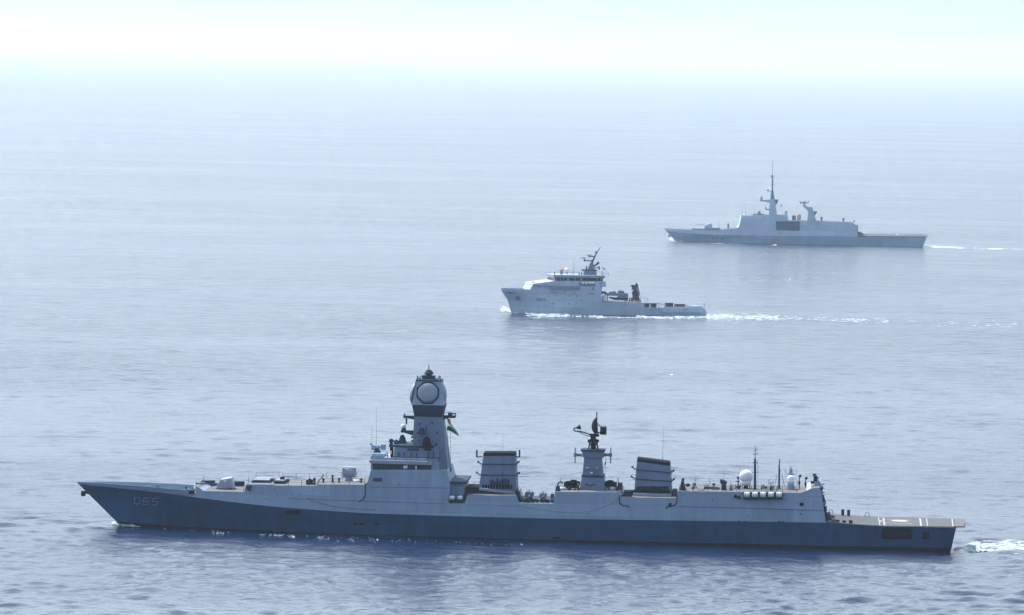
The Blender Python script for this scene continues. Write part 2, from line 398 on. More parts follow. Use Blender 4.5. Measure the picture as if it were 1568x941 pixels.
# forecastle: deck sheet and two bulwarks
BUL = [(118, 737.5, .35), (150, 739.3, 1.9), (175, 740.8, 2.8), (215, 743.8, 4.0), (250, 747, 5.0), (272, 749, 5.5), (285, 750.2, 5.75)]
mb = MB(); n = len(BUL)
rings = []
for px, py, hb in BUL:
    by, bh = interp(KN, max(px, 120))
    zt = D.P(px, py, -hb)[1]; x = D.P(px, py, -hb)[0]; xb, zb = D.P(max(px, 120), by, -bh)
    rings.append((x, hb, zt, xb, bh, zb))
for sgn in (-1, 1):
    for a, b_ in zip(rings, rings[1:]):
        def quad(r): return [(r[3], sgn * r[4], r[5] - .02), (r[0], sgn * r[1], r[2]), (r[0], sgn * max(r[1] - .18, .05), r[2]), (r[3], sgn * max(r[4] - .3, .03), r[5] - .02)]
        A, B_ = quad(a), quad(b_); mb.hexa(A, B_)
mb.build('bulwark', 'grey', D.root)
mb = MB()
for a, b_ in zip(rings, rings[1:]):
    dz = .95
    mb.add([(a[0], -a[1] + .16, a[2] - dz), (b_[0], -b_[1] + .16, b_[2] - dz), (b_[0], b_[1] - .16, b_[2] - dz), (a[0], a[1] - .16, a[2] - dz)], [[0, 1, 2, 3]])
mb.build('forecastle_deck', 'flight', D.root)
# main upper hull and superstructure sides
top = [(285, 756), (299, 756), (300, 744.5), (306, 747), (312, 751.5), (374, 753), (375, 748), (378, 741), (416, 741.5), (420, 743), (484, 743.6), (486, 741.5), (559, 742), (563, 737), (565, 730), (568, 719),
       (684, 719), (688.4, 738), (688.6, 770), (711.5, 770), (715, 758.3), (789, 758.3), (793.5, 770), (847.5, 771), (849.5, 753), (949, 753.2), (951, 761), (1035.5, 762.5),
       (1038, 751.7), (1130, 752.8), (1222, 754.3), (1228, 753.7), (1235, 751), (1242, 747.6), (1255, 746.3), (1258, 757), (1264, 798)]
mb = MB(); D.upper(mb, top, KN)
sup = mb.build('superstructure', ['grey', 'deck'], D.root)
mb = MB(); D.prism(mb, [(377, 741), (418.5, 741.3), (413, 762), (402, 761), (399, 755.5), (375, 754.5)], -6.62, -6.2); D.box(mb, 403, 761.5, 431, 763.2, -7.25, -6.9)
mb.build('side_panel_painted_light', 'grey_light', D.root)  # lighter grey paints in the light a differently angled panel would catch
# side recess round the first pair of rafts
mb = MB(); D.box(mb, 689, 740, 710.5, 771, -6.2, 6.2); D.box(mb, 686, 737.5, 713, 740, -7.1, 7.1, 1)
mb.build('deckhouse', ['grey', 'grey_dark'], D.root)
# raised strip lines and panel outlines on the side
def side_lat(px, py, tum=0.13):
    by, hb = interp(KN, px)
    if py < by: return hb - (by - py) / 8.3 * tum
    bt, h2 = interp(BT, px); t = min(1, (py - by) / (bt - by)); return hb + (h2 - hb) * t
def side_line(pts, r, name, mat):
    mb = MB(); q = [D.V(x, y, -side_lat(x, y) - r * .7) for x, y in pts]; mb.tube(q, r)
    return mb.build(name, mat, D.root)
side_line([(559.7, 740), (559, 758), (556, 764), (549, 768)], .09, 'recess_outline', 'black')  # black tubes trace the outlines of the side recesses
side_line([(948, 758), (949, 770), (954, 774), (962, 774.5), (964, 777)], .09, 'recess_outline', 'black')
side_line([(1036.6, 758), (1036, 770), (1032, 774), (1024, 774.5), (1019, 778)], .09, 'recess_outline', 'black')
side_line([(715, 772), (800, 773.5)], .04, 'weld_seam', 'grey_light')
side_line([(1040, 775.5), (1150, 778), (1262, 782)], .035, 'weld_seam', 'grey_dark')
side_line([(440, 763), (560, 767), (680, 771)], .03, 'weld_seam', 'grey_dark')
side_line([(568, 745), (684, 747)], .03, 'weld_seam', 'grey_dark')
side_line([(800, 775), (855, 783), (885, 784), (915, 779.5), (935, 770), (948, 761)], .05, 'mooring_line', 'rope')
side_line([(475, 766), (510, 775), (545, 779), (575, 780)], .035, 'mooring_line', 'grey_dark')
# openings in the side
def opening(x0, y0, x1, y1, name='side_opening', mat='black', off=.05, parent=None, ch=0.18):
    mb = MB(); cx = (x1 - x0) * .5 * ch * 1.2; cy = (y1 - y0) * ch
    poly = [(x0 + cx, y0), (x1 - cx, y0), (x1, y0 + cy), (x1, y1 - cy), (x1 - cx, y1), (x0 + cx, y1), (x0, y1 - cy), (x0, y0 + cy)]
    a = [D.V(x, y, -side_lat(x, y) - off) for x, y in poly]; b = [q + Vector((0, .5, 0)) for q in a]
    mb.hexa(a, b); return mb.build(name, mat, parent or D.root)
opening(437, 780.5, 459, 787); opening(571, 731.3, 585, 737, 'side_window', 'glass'); opening(1224.5, 769.5, 1230.5, 774.5, ch=.05); opening(1024, 770, 1028.5, 776, ch=.05)
opening(1225, 785.5, 1227, 787.5, 'scuttle'); opening(1412, 814, 1423, 825.5, ch=.05)
for x, y in ((459, 755.5), (447, 754), (472, 762), (420, 748), (610, 741), (1090, 765), (1145, 790), (900, 786)): opening(x, y, x + 1.6, y + 1.4, 'scuttle')
for x0 in (1130, 1140, 1192, 1197): opening(x0, 797.6, x0 + 3, 799.2, 'scuttle')
mo = opening(1350, 808.5, 1397, 825.8, 'mooring_opening', ch=.14)
mb = MB(); D.box(mb, 1357, 812, 1369, 821, -8.25, -8.0); D.box(mb, 1372, 813, 1388, 820, -8.25, -8.0); mb.build_each('winch', 'boot', mo)
# stairs of dark stains by the overboard outlets
for x, y, ww in ((541, 800, 7), (550, 800.5, 8), (574, 800, 6), (846, 822, 12)): opening(x, y, x + ww, y + 3.2, 'outlet_stain', 'black', .02)
# recess in the hull sides by the second funnel
# pennant number
def stroke(mb, ship, lat_fn, pts, wpx, off=.06, h=.1):
    for (xa, ya), (xb, yb) in zip(pts, pts[1:]):
        dx, dy = xb - xa, yb - ya; L_ = math.hypot(dx, dy); nx, ny = -dy / L_ * wpx / 2, dx / L_ * wpx / 2; ex, ey = dx / L_ * wpx / 2, dy / L_ * wpx / 2
        poly = [(xa + nx - ex, ya + ny - ey), (xb + nx + ex, yb + ny + ey), (xb - nx + ex, yb - ny + ey), (xa - nx - ex, ya - ny - ey)]
        a = [ship.V(x, y, -lat_fn(x, y) - off) for x, y in poly]; mb.hexa(a, [q + Vector((0, h, 0)) for q in a])
def bow_lat(px, py):
    # true lateral position on the flared bow: scan between knuckle and boot topping
    a = interp(KN, px); ax = interp(BT, max(px, 182)); t = max(0, min(1, (py - a[0]) / max(1, ax[0] - a[0])))
    return a[1] + (ax[1] - a[1]) * min(1, t * 1.12)
mb = MB()
stroke(mb, D, bow_lat, [(206, 761.5), (212, 761.7), (214.5, 764), (214.2, 769.5), (211.7, 771.5), (205.8, 771.2), (206, 761.5)], .9)
stroke(mb, D, bow_lat, [(228, 762.5), (220.5, 762.2), (219.3, 764), (219, 771), (220, 772.3), (226.5, 772.5), (227.3, 771.5), (227.5, 768), (226.5, 767.3), (219.5, 767)], .9)
stroke(mb, D, bow_lat, [(242, 763), (233.5, 762.7), (233.2, 767.3), (240, 767.6), (241.3, 768.6), (241, 772.4), (239.8, 773.4), (233, 773)], .9)
mb.build('pennant_number', 'number', D.root)
# anchor at the stem
mb = MB(); a = D.V(133, 754, -.6); b_ = D.V(127.5, 752.5, -.6)
mb.cyl(a, b_, .22, .16, 8); mb.cyl(b_ + Vector((0, -.8, -.5)), b_ + Vector((0, .8, -.5)), .2, .2, 8); mb.box(b_.x - .3, b_.x + .35, -1.4, -1.0, b_.z - .8, b_.z + .15); mb.box(b_.x - .3, b_.x + .35, -.2, .2, b_.z - .8, b_.z + .1)
mb.build('anchor', 'black', D.root)
mb = MB(); stroke(mb, D, bow_lat, [(134, 754.5), (142, 756)], 3.2, .12, .4); mb.build('anchor_recess_shade', 'grey_dark', D.root)  # dark patch paints in the shade of the anchor recess
# forecastle fittings
mb = MB()
for x, lt in ((150, -.8), (180, -1.8), (182, 1.4), (222, -3), (228, 2.6), (262, -4), (268, 3.8)):
    q = D.Z(x, lt, D.P(x, interp(BUL, x)[0], -interp(BUL, x)[1])[1] - .95)
    for d in (-.35, .35): mb.cyl(q + Vector((d, 0, 0)), q + Vector((d, 0, .55)), .16, .2, 8)
mb.build_each('bollard', 'grey_light', D.root)
mb = MB(); q = D.Z(240, 0, D.P(240, 746, -4.6)[1] - .95)
for lt in (-1.2, 1.2): mb.cyl(q + Vector((0, lt, 0)), q + Vector((0, lt, .7)), .45, .35, 12); mb.box(q.x - 3, q.x + 1.8, lt - .08, lt + .08, q.z, q.z + .12)
mb.build('windlass', 'grey_dark', D.root)
mb = MB(); D.prism(mb, [(283, 757), (297, 757), (299, 748), (296, 747), (291, 750), (286, 747)], -5.6, -5.2); D.box(mb, 284, 752, 287, 757, -5.8, -5.3); mb.build('deck_locker', 'grey_light', D.root)
mb = MB(); D.box(mb, 289, 751, 298, 756, -5.7, -5.5); D.box(mb, 283.5, 745, 286, 748, -5.8, -5.3); mb.build('fairlead', 'black', D.root)
zd = D.P(340, 752.5, -6)[1]
def breakwater(x0, x1):
    mb = MB(); a = D.Z(x0, 5.2, zd); b_ = D.Z(x1, 5.9, zd)
    mb.hexa([a, b_, b_ + Vector((0, .15, 0)), a + Vector((0, .15, 0))], [q + Vector((0, 0, 1.0)) for q in (a, b_, b_ + Vector((0, .15, 0)), a + Vector((0, .15, 0)))])
    return mb.build('breakwater', 'grey_dark', D.root)
breakwater(308, 329); breakwater(357, 374)
mb = MB(); a = D.Z(306, 0, zd); b_ = D.Z(299, -5, zd); c_ = D.Z(299, 5, zd)
for p_ in (b_, c_): mb.hexa([a, p_, p_ + Vector((.12, 0, 0)), a + Vector((.12, 0, 0))], [q + Vector((0, 0, .8)) for q in (a, p_, p_ + Vector((.12, 0, 0)), a + Vector((.12, 0, 0)))])
mb.build('breakwater', 'grey', D.root)
# gun
mb = MB(); D.prism(mb, [(329.6, 748.5), (337.3, 734), (353.7, 731.3), (357.5, 748.3)], -1.7, 1.7)
g = mb.build('gun_turret', 'grey_light', D.root, bevel=.12)
mb = MB(); a = D.V(336, 741.5, 0); b_ = D.V(300, 739.8, 0); mb.cyl(a, b_, .17, .11, 10); mb.cyl(a, a.lerp(b_, .3), .28, .2, 10); mb.cyl(b_, b_.lerp(a, .05), .17, .17, 10); mb.build('gun_barrel', 'grey_dark', g)
mb = MB(); a = D.V(343, 748.5, 0); mb.cyl(a - Vector((0, 0, .7)), a + Vector((0, 0, .15)), 1.75, 1.65, 20); mb.build('gun_ring', 'black', g)
mb = MB(); stroke(mb, D, lambda x, y: 1.7, [(343.5, 736), (345.5, 736)], 2.2, .03, .02); stroke(mb, D, lambda x, y: 1.7, [(344.5, 737), (344.5, 739)], .9, .04, .02); mb.build('turret_emblem', 'white', g)
# missile deck ahead of the bridge
zl = D.P(400, 742, -6)[1]
mb = MB()
for x0, x1 in ((388, 417), (421, 440)):
    a = D.Z(x0, 0, zl); b_ = D.Z(x1, 0, zl); mb.box(a.x, b_.x, -3.4, 3.4, zl - .1, zl + .4)
vl = mb.build('missile_launcher', 'black', D.root)
for x0, x1 in ((390, 414), (423, 437)):
    a = D.Z(x0, 0, zl); b_ = D.Z(x1, 0, zl); n = max(2, int((b_.x - a.x) / .75))
    for r_ in (-2.2, -1.1, 0, 1.1, 2.2):
        mb = MB(); mb.box(a.x, b_.x, r_ - .42, r_ + .42, zl + .402, zl + .68)
        mb.build('launcher_hatch', 'grey_light', vl, bevel=.06)
mb = MB(); D.box(mb, 428.5, 731, 434.5, 734.5, -1, 1); a = D.V(431.5, 734.5, 0); mb.cyl(a, a - Vector((0, 0, .9)), .3, .3, 8); mb.build('locker', 'black', D.root)
zl2 = D.P(450, 743.5, -6)[1]
mb = MB()
for i, (x0, h_) in enumerate(((470, .8), (473.5, 1.1), (477, .9), (481, 1.2))):
    a = D.Z(x0, -4.8 + .2 * i, zl2); mb.cyl(a, a + Vector((0, 0, h_)), .26, .18, 8); mb.ball(a + Vector((0, 0, h_)), .28, n=8, m_=6)
mb.build_each('deck_vent', 'black', D.root)
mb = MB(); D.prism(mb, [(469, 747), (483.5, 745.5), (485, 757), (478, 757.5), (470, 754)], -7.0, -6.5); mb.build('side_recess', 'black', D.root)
mb = MB(); D.prism(mb, [(470.5, 748), (477, 747.5), (476, 753), (471, 753)], -7.1, -6.9); mb.cyl(D.V(466, 754, -7.05), D.V(460, 754.5, -7.05), .25, .2, 8); mb.build_each('hose_reel', 'grey_light', D.root)
mb = MB(); a = D.V(378, 750, -6.7)
for i in range(7):
    q = D.V(378 + random.uniform(0, 8), 744 + random.uniform(0, 6), -6.7); mb.cyl(q, q + Vector((.1, -.35, 0)), .32, .25, 8)
mb.build('hose_bundle', 'grey_dark', D.root)
# fire control radar on the step before the bridge
zf = D.P(534, 742, -7)[1]
q = D.V(534.5, 738.5, 0)
mb = MB(); mb.cyl(q, q + Vector((0, 0, 1.1)), .85, .6, 12)
fc = mb.build('fire_control_radar', 'grey', D.root)
mb = MB(); a = q + Vector((0, 0, 1.9)); mb.cyl(a + Vector((-1.15, -.2, .0)), a + Vector((1.15, .2, .0)), .95, .95, 16); mb.cyl(a + Vector((-.9, 0, .55)), a + Vector((.9, 0, .55)), .6, .6, 12)
mb.box(a.x - 1.2, a.x - .9, -1.1, 1.1, a.z - .9, a.z + 1.0); mb.box(a.x + .9, a.x + 1.2, -1.1, 1.1, a.z - .9, a.z + 1.0); mb.build('radar_drum', 'grey_light', fc)
mb = MB(); D.prism(mb, [(524, 741.5), (526, 738), (545, 738), (548, 741.5)], -3, 3); mb.build('radar_base', 'grey_light', fc)
for px, h_ in ((509, 1.5), (495, .9), (519, 1.0), (553, .9)):
    mb = MB(); a = D.V(px, 741, -3); mb.cyl(a, a + Vector((0, 0, h_)), .22, .14, 8); mb.ball(a + Vector((0, 0, h_)), .26, n=8, m_=6); mb.build('deck_post', 'grey_dark', D.root)
mb = MB(); a = D.V(484, 741.5, -3); b_ = D.V(496, 727, -3)
for dy in (-.4, .4): mb.cyl(a + Vector((0, dy, 0)), b_ + Vector((0, dy, 0)), .07, n=6)
for i in range(8): q = a.lerp(b_, i / 7); mb.cyl(q + Vector((0, -.4, 0)), q + Vector((0, .4, 0)), .05, n=5)
mb.build('ladder', 'grey_dark', D.root)
def edge(pxs, lat, dy=0):       # deck edge points for a rail on the upper profile
    out = []
    for px in pxs:
        py = interp(top, px)[0] + dy; by, hb = interp(KN, px); l = hb - (by - py) / 8.3 * .13 - .15
        q = D.V(px, py, -l)
        if lat > 0: q = Vector((q.x, l, q.z))
        out.append(q)
    return out
for sd_ in (-1, 1):
    rail(D, 'railing', edge([380, 415], sd_), D.root); rail(D, 'railing', edge([421, 482], sd_), D.root); rail(D, 'railing', edge([488, 558], sd_), D.root)
    rail(D, 'railing', edge([851, 885], sd_), D.root); rail(D, 'railing', edge([1040, 1128], sd_), D.root); rail(D, 'railing', edge([1132, 1220], sd_), D.root)
    rail(D, 'railing', edge([716, 732], sd_), D.root); rail(D, 'railing', edge([300.5, 373], sd_, ), D.root, h=.9, step=3)
# whip aerials
for px, y0, y1, lt, dx in ((576, 682, 621, -3, .8), (569, 684, 650, 3, .6), (769, 730, 663, -3.4, 1), (1014.6, 704, 651, 2, 1.6), (381, 740, 722, 4, .3), (1108, 738, 716, 4, .3)): whip(D, px, y0, y1, lt, D.root, dx)
# ---- bridge
bz = -7.15
mb = MB(); D.box(mb, 568.5, 709, 672.5, 719.3, bz, 7.15); br = mb.build('bridge', 'grey', D.root)
mb = MB(); D.box(mb, 570.5, 710.3, 661, 718.6, bz - .03, 7.18); D.box(mb, 567.8, 710.3, 569, 718.6, bz + .4, 6.7); mb.build('bridge_windows', 'glass', br)
mb = MB()
for i in range(14): x = 576 + i * 6.3; D.box(mb, x, 710.5, x + .7, 718.4, bz - .05, bz)
mb.build_each('window_bar', 'grey_dark', br)
mb = MB(); D.box(mb, 565.5, 706.5, 662, 709.2, bz - .5, 7.65); mb.build('bridge_roof', 'grey_light', br)
mb = MB(); D.prism(mb, [(566.5, 706.5), (568, 698), (570, 696.5), (588, 696.5), (588, 706.5)], -6.6, -6.3); D.box(mb, 588, 700.5, 602, 706.5, -6.6, -6.3); D.box(mb, 602, 702.5, 672, 706.5, -6.6, -6.3); mb.build('bulwark', 'grey', br)
mb = MB(); D.frus(mb, (602, 672, 707, 5.0), (604, 672, 683.5, 4.4)); D.box(mb, 672, 709, 676, 716, -7.0, -6.0); up = mb.build('upper_house', 'mast', br)
mb = MB(); D.box(mb, 601.5, 682.3, 650, 684, -4.6, 4.6); D.box(mb, 624, 686.5, 641, 689.5, -4.72, -4.4); D.box(mb, 602, 700.5, 672, 702.2, -5.05, -4.7); mb.build('trim', 'grey_dark', up)
mb = MB()
for x in (610, 618, 629, 637, 655, 663): D.box(mb, x, 692, x + 1.2, 700, -4.95, -4.6)
mb.build_each('stiffener', 'grey_dark', up)
mb = MB(); mb.ball(D.V(620, 715, bz - .3), .3); D.box(mb, 636, 713, 638, 718, bz - .2, bz); D.box(mb, 622, 712, 624, 717, bz - .2, bz); mb.build_each('bridge_lamp', 'white', br)
zr = D.P(600, 706.5, -6)[1]
rail(D, 'railing', [D.Z(604, -6.9, zr), D.Z(671, -6.9, zr)], br, h=.9, step=1.8)
# sensors standing on the bridge roof
def opt(px, parent, kind, pyb=700, pyt=676, lat=-3.5):
    mb = MB(); a = D.V(px, pyb, lat); b_ = D.V(px, pyt, lat)
    if kind == 0: mb.cyl(a, b_, .5, .2, 10); mb.ball(b_, .45, n=10, m_=6)
    if kind == 1: mb.cyl(a, b_, .22, .16, 8); mb.ball(b_ - Vector((0, 0, .7)), .55, .5, .4, n=10, m_=6); mb.cyl(b_ - Vector((.7, 0, .3)), b_ - Vector((-.7, 0, .3)), .15, n=6)
    if kind == 2: mb.frus((a.x - .95, a.x + .95, lat - .8, lat + .8, a.z), (a.x - .45, a.x + .45, lat - .4, lat + .4, b_.z)); mb.ball(b_, .45, n=10, m_=6)
    return mb.build('optical_director' if kind else 'sensor_post', 'grey_dark', parent)
opt(599, br, 0, 684, 674.5, -2); opt(607, br, 1, 684, 672.5, -2); opt(616, br, 2, 683, 668.5, 0); opt(577.5, br, 2, 697, 688, -2)
mb = MB(); D.box(mb, 568.5, 681.5, 574.5, 688.5, -2.2, -1.6); D.box(mb, 583, 680.3, 590.5, 688.5, -2.2, -1.6); a = D.V(574, 685, -1.9); b_ = D.V(584, 684, -1.9); mb.cyl(a, b_, .22, n=8); mb.ball(a.lerp(b_, .4), .5, n=10, m_=6)
D.box(mb, 566, 678.5, 570, 681, -2.2, -1.8); sr = mb.build('panel_antenna', 'grey', br)
mb = MB(); D.box(mb, 570, 694.5, 590, 699, -4.5, -1.5); mb.build('sensor_plinth', 'grey', br)
mb = MB(); D.box(mb, 597, 684, 602, 690, -4.6, -3.6); D.box(mb, 599.5, 688, 602.5, 701, -4.6, -4.2); mb.build('signal_lamp', 'black', br)
# ---- main mast
mb = MB()
D.frus(mb, (629, 687.5, 728, 4.3), (634.3, 677, 638, 2.7)); mm = mb.build('main_mast', 'mast', D.root)
mb = MB(); D.frus(mb, (634.5, 676.5, 638.3, 2.6), (630.7, 679.8, 620, 3.6)); mb.build('mast_collar', 'grey_dark', mm)
mb = MB(); D.frus(mb, (630.7, 679.8, 620, 3.6), (637, 675.2, 583, 2.5)); hd = mb.build('mast_head', 'grey', mm)
# radar faces: octagonal frame with a shallow domed disc
def face_frame(center, ux, uy, nrm, rad, parent):
    mb = MB(); n = 8; ring_o = []; ring_i = []
    for i in range(n):
        a = PI / 8 + i * PI / 4; d = ux * math.cos(a) + uy * math.sin(a); ring_o.append(center + d * rad * 1.16); ring_i.append(center + d * rad * 1.04)
    up_o = [q + nrm * .08 for q in ring_o]; up_i = [q + nrm * .08 for q in ring_i]
    vs = ring_o + ring_i + up_o + up_i; fs = []
    for i in range(n):
        j = (i + 1) % n
        fs += [[i, j, 16 + j, 16 + i], [8 + i, 8 + j, 24 + j, 24 + i], [16 + i, 16 + j, 24 + j, 24 + i], [i, j, 8 + j, 8 + i]]
    mb.add(vs, fs); o = mb.build('radar_frame', 'black', parent)
    mb = MB(); N1, N2 = 8, 28; vs = [center + nrm * .75]; fs = []
    for k in range(1, N1 + 1):
        t = k / N1
        for i in range(N2):
            a = 2 * PI * i / N2; vs.append(center + (ux * math.cos(a) + uy * math.sin(a)) * rad * .97 * math.sin(t * PI / 2) + nrm * .75 * math.cos(t * PI / 2))
    for i in range(N2): fs.append([0, 1 + i, 1 + (i + 1) % N2])
    for k in range(N1 - 1):
        for i in range(N2): a = 1 + k * N2 + i; b = 1 + k * N2 + (i + 1) % N2; fs.append([a, b, b + N2, a + N2])
    mb.add(vs, fs); mb.build('radar_dome', 'grey_light', parent, smooth=True)
c = D.V(655, 601.2, -3.08); tilt = math.atan2(1.1, 4.4)
face_frame(c, Vector((1, 0, 0)), Vector((0, math.sin(tilt), math.cos(tilt))), Vector((0, -math.cos(tilt), math.sin(tilt))), 1.95, mm)
c2 = D.V(633.7, 601, 0); face_frame(c2, Vector((0, 1, 0)), Vector((.17, 0, .985)), Vector((-.985, 0, .17)), 1.95, mm)
c3 = D.V(677.8, 601, 0); face_frame(c3, Vector((0, 1, 0)), Vector((-.12, 0, .99)), Vector((.99, 0, .12)), 1.95, mm)
c4 = Vector((c.x, -c.y, c.z)); face_frame(c4, Vector((1, 0, 0)), Vector((0, -math.sin(tilt), math.cos(tilt))), Vector((0, math.cos(tilt), math.sin(tilt))), 1.95, mm)
mb = MB(); D.frus(mb, (636.5, 676, 583.5, 2.55), (636.5, 676, 581.3, 2.55)); D.frus(mb, (647, 665, 581.5, 1.2), (645, 666, 575, 1.1))
a = D.V(657, 580, 0)
mb.cyl(a, a + Vector((0, 0, 1.3)), .5, .35, 12)
mb.cyl(D.V(656.8, 571.5, 0), D.V(656.8, 566, 0), .95, .45, 14); mb.cyl(D.V(656.8, 574, 0), D.V(656.8, 571.5, 0), .5, .95, 14); mb.cyl(D.V(656.8, 566, 0), D.V(656.6, 557, 0), .12, .05, 6)
mb.build('mast_top', 'grey_dark', mm)
mb = MB()
for x in (639.5, 643, 650, 664, 669, 674):
    a = D.V(x, 582, -2.4); mb.cyl(a, a + Vector((0, 0, random.choice((.8, 1.1, .5)))), .1, n=6)
for x in (639, 672): a = D.V(x, 582, 2.4); mb.cyl(a, a + Vector((0, 0, .9)), .1, n=6)
mb.build_each('rail_post', 'grey_dark', mm)
mb = MB(); D.box(mb, 617.5, 637, 645, 639.7, -.8, .8); D.prism(mb, [(622, 639.6), (640, 639.6), (640, 643.5)], -.4, .4); D.box(mb, 621, 640, 623.5, 649, -.3, .2); mb.cyl(D.V(619.5, 637, 0), D.V(619.5, 633, 0), .14, n=6); mb.build('yard', 'grey_dark', mm)
mb = MB(); D.box(mb, 672, 636.5, 697, 639.3, -.8, .8); D.prism(mb, [(676, 639.2), (690, 639.2), (676, 643)], -.4, .4)
D.box(mb, 686, 631.8, 692, 637, -.4, .4); mb.cyl(D.V(687, 634, 0), D.V(697, 633, 0), .12, n=6); mb.cyl(D.V(697.5, 638, 0), D.V(697.5, 632, 0), .1, n=6); mb.build('yard', 'grey_dark', mm)
mb = MB(); D.box(mb, 613.5, 659.3, 633, 662, -.7, .7); D.prism(mb, [(618, 662), (634, 662), (634, 667)], -.4, .4); D.box(mb, 615, 655.5, 621, 659.5, -.5, .5); mb.build('platform', 'grey_dark', mm)
mb = MB(); a = D.V(617.5, 653, 0); mb.ball(a, .5); mb.build('radome', 'white', mm, True)
mb = MB(); D.box(mb, 638.5, 661.5, 651.5, 664, -4.6, -2.6); mb.cyl(D.V(645, 661.8, -4), D.V(645, 655, -4), .5, .4, 10); mb.cyl(D.V(641, 658, -4), D.V(649.5, 657, -4), .3, n=8); mb.cyl(D.V(652.5, 661, -4), D.V(652.5, 651, -4), .1, n=6); mb.build('navigation_radar', 'grey_dark', mm)
mb = MB(); D.box(mb, 646, 683, 662.8, 685, -5.4, -3.2); mb.cyl(D.V(653.5, 683, -4.8), D.V(653.5, 676, -4.8), .85, .75, 12); mb.ball(D.V(653.5, 674, -4.8), .7, n=12, m_=8); D.box(mb, 649, 685, 660, 689.5, -4.6, -3.6); mb.build('gunfire_radar', 'black', mm)
mb = MB()
for x, y in ((660, 646), (641, 648), (668, 661), (666, 679), (640, 674)): D.box(mb, x, y, x + 2.5, y + 1.6, -3.6 - (y - 640) * .017, -2.8)
mb.build_each('mast_box', 'grey_dark', mm)
mb = MB()                                   # rungs and brackets down both edges of the tower
for i in range(12):
    y = 646 + i * 7; xl = 634 - (y - 638) * .06; xr = 677.3 + (y - 638) * .117; D.box(mb, xr - .4, y, xr + 1.3, y + 1.6, -.5, .5)
for y in (668, 674, 680): D.box(mb, 629.5, y, 632.5, y + 2.6, -1, 1)
mb.build('mast_brackets', 'grey_dark', mm)
mb = MB(); mb.cyl(D.V(684, 640, -.5), D.V(689.5, 737, -.5), .035, n=5); mb.cyl(D.V(690, 640, .5), D.V(690, 737, .5), .03, n=5); mb.cyl(D.V(679, 690, -2), D.V(688, 742, -2), .06, n=5); mb.build('halyard', 'grey_dark', mm)
mb = MB(); D.prism(mb, [(685.5, 718), (688, 714), (690.5, 718), (689, 741), (686, 741)], -1, 1); mb.build('mast_foot_gear', 'grey_dark', mm)
# tricolour ensign, three drooping cloth bands
fl = empty('ensign', D.V(686, 641, -.2), 0, D.root)
for cname, poly in (('saffron', [(684.5, 640.5), (688.5, 641), (690.5, 648), (687, 650)]), ('white', [(687.5, 649.5), (690.5, 647.5), (700, 660.5), (703.3, 666), (700.5, 666.5), (694, 658)]), ('green', [(683.5, 657.5), (686, 651), (690, 653), (698, 660), (702.5, 668), (699, 665.5), (692, 661)])):
    mb = MB(); n = len(poly)
    off = {'saffron': 0, 'white': .12, 'green': -.12}[cname]
    q = [D.V(x, y, -.2 + off + .12 * math.sin(x * .7)) - fl.location for x, y in poly]; mb.hexa(q, [p_ + Vector((0, .03, 0)) for p_ in q])
    mb.build(cname + '_band', cname, fl)
# ---- funnels
def funnel(px_b0, px_b1, yb0, yb1, px_t0, px_t1, yt0, yt1, lines, lou, hwb, hwt, slotn):
    def R4(l0, x0, y0, x1, y1, hw):
        a = D.V(x0, y0, -hw); b = D.V(x1, y1, -hw); return [a, b, Vector((b.x, hw, b.z)), Vector((a.x, hw, a.z))]
    mb = MB(); mb.hexa(R4(0, px_b0, yb0, px_b1, yb1, hwb), R4(0, px_t0, yt0, px_t1, yt1, hwt)); o = mb.build('funnel', 'mast', D.root)
    mb = MB(); mb.hexa(R4(0, px_t0, yt0, px_t1, yt1, hwt), R4(0, px_t0 + .5, yt0 - 5, px_t1 - .5, yt1 - 5, hwt - .1)); mb.build('funnel_cap', 'black', o)
    for f_ in lines:
        x0 = px_t0 + (px_b0 - px_t0) * f_; x1 = px_t1 + (px_b1 - px_t1) * f_; ya = yt0 + (yb0 - yt0) * f_; yb_ = yt1 + (yb1 - yt1) * f_; hw = hwt + (hwb - hwt) * f_ + .18
        mb = MB(); mb.hexa(R4(0, x0 - 1.2, ya + 1.2, x1 + 1.2, yb_ + 1.2, hw), R4(0, x0 - 1.2, ya, x1 + 1.2, yb_, hw)); mb.build('catwalk', 'grey_dark', o)
        for xx, dx, yy in ((x0 - 1, -5, ya), (x1 + 1, 4, yb_)):
            mb = MB(); a = D.V(xx, yy, -1); b = D.V(xx + dx, yy - 3, -1); mb.cyl(a, b, .08, n=6); mb.cyl(D.V(xx, yy + 3, -1), b, .05, n=6); mb.ball(b, .22, n=8, m_=6); mb.build('lamp_bracket', 'grey_dark', o)
    f_ = (lou[0] - yt0) / (yb0 - yt0); hw = hwt + (hwb - hwt) * f_ + .03
    mb = MB(); x0, x1 = lou[2], lou[3]; stepw = (x1 - x0) / slotn
    for i in range(slotn): D.box(mb, x0 + i * stepw, lou[0], x0 + (i + .78) * stepw, lou[1], -hw - .1, -hw + .35)
    mb.build('louvre', 'black', o)
    return o
f1 = funnel(732, 791, 757, 758, 740, 788.7, 698, 698, (.2, .48), (742, 748.5, 738, 785.5), 3.3, 2.4, 11)
mb = MB(); D.prism(mb, [(734, 747), (745, 748), (788, 753), (789, 756.5), (745, 751.5), (734, 750)], -5.2, -4.6); mb.build('boat_crane_boom', 'grey', f1)
mb = MB(); D.box(mb, 716, 753, 790, 759, -4.4, -3.4); D.box(mb, 714, 746, 733, 756, -3.5, 3.5); mb.build('boat_well', 'black', D.root)
mb = MB()
for i in range(9):
    x = 750 + i * 3.4; D.box(mb, x, 734 + random.uniform(-2, 3), x + 2.5, 742, -3.45, -3.1)
mb.build('funnel_vents', 'grey_dark', f1)
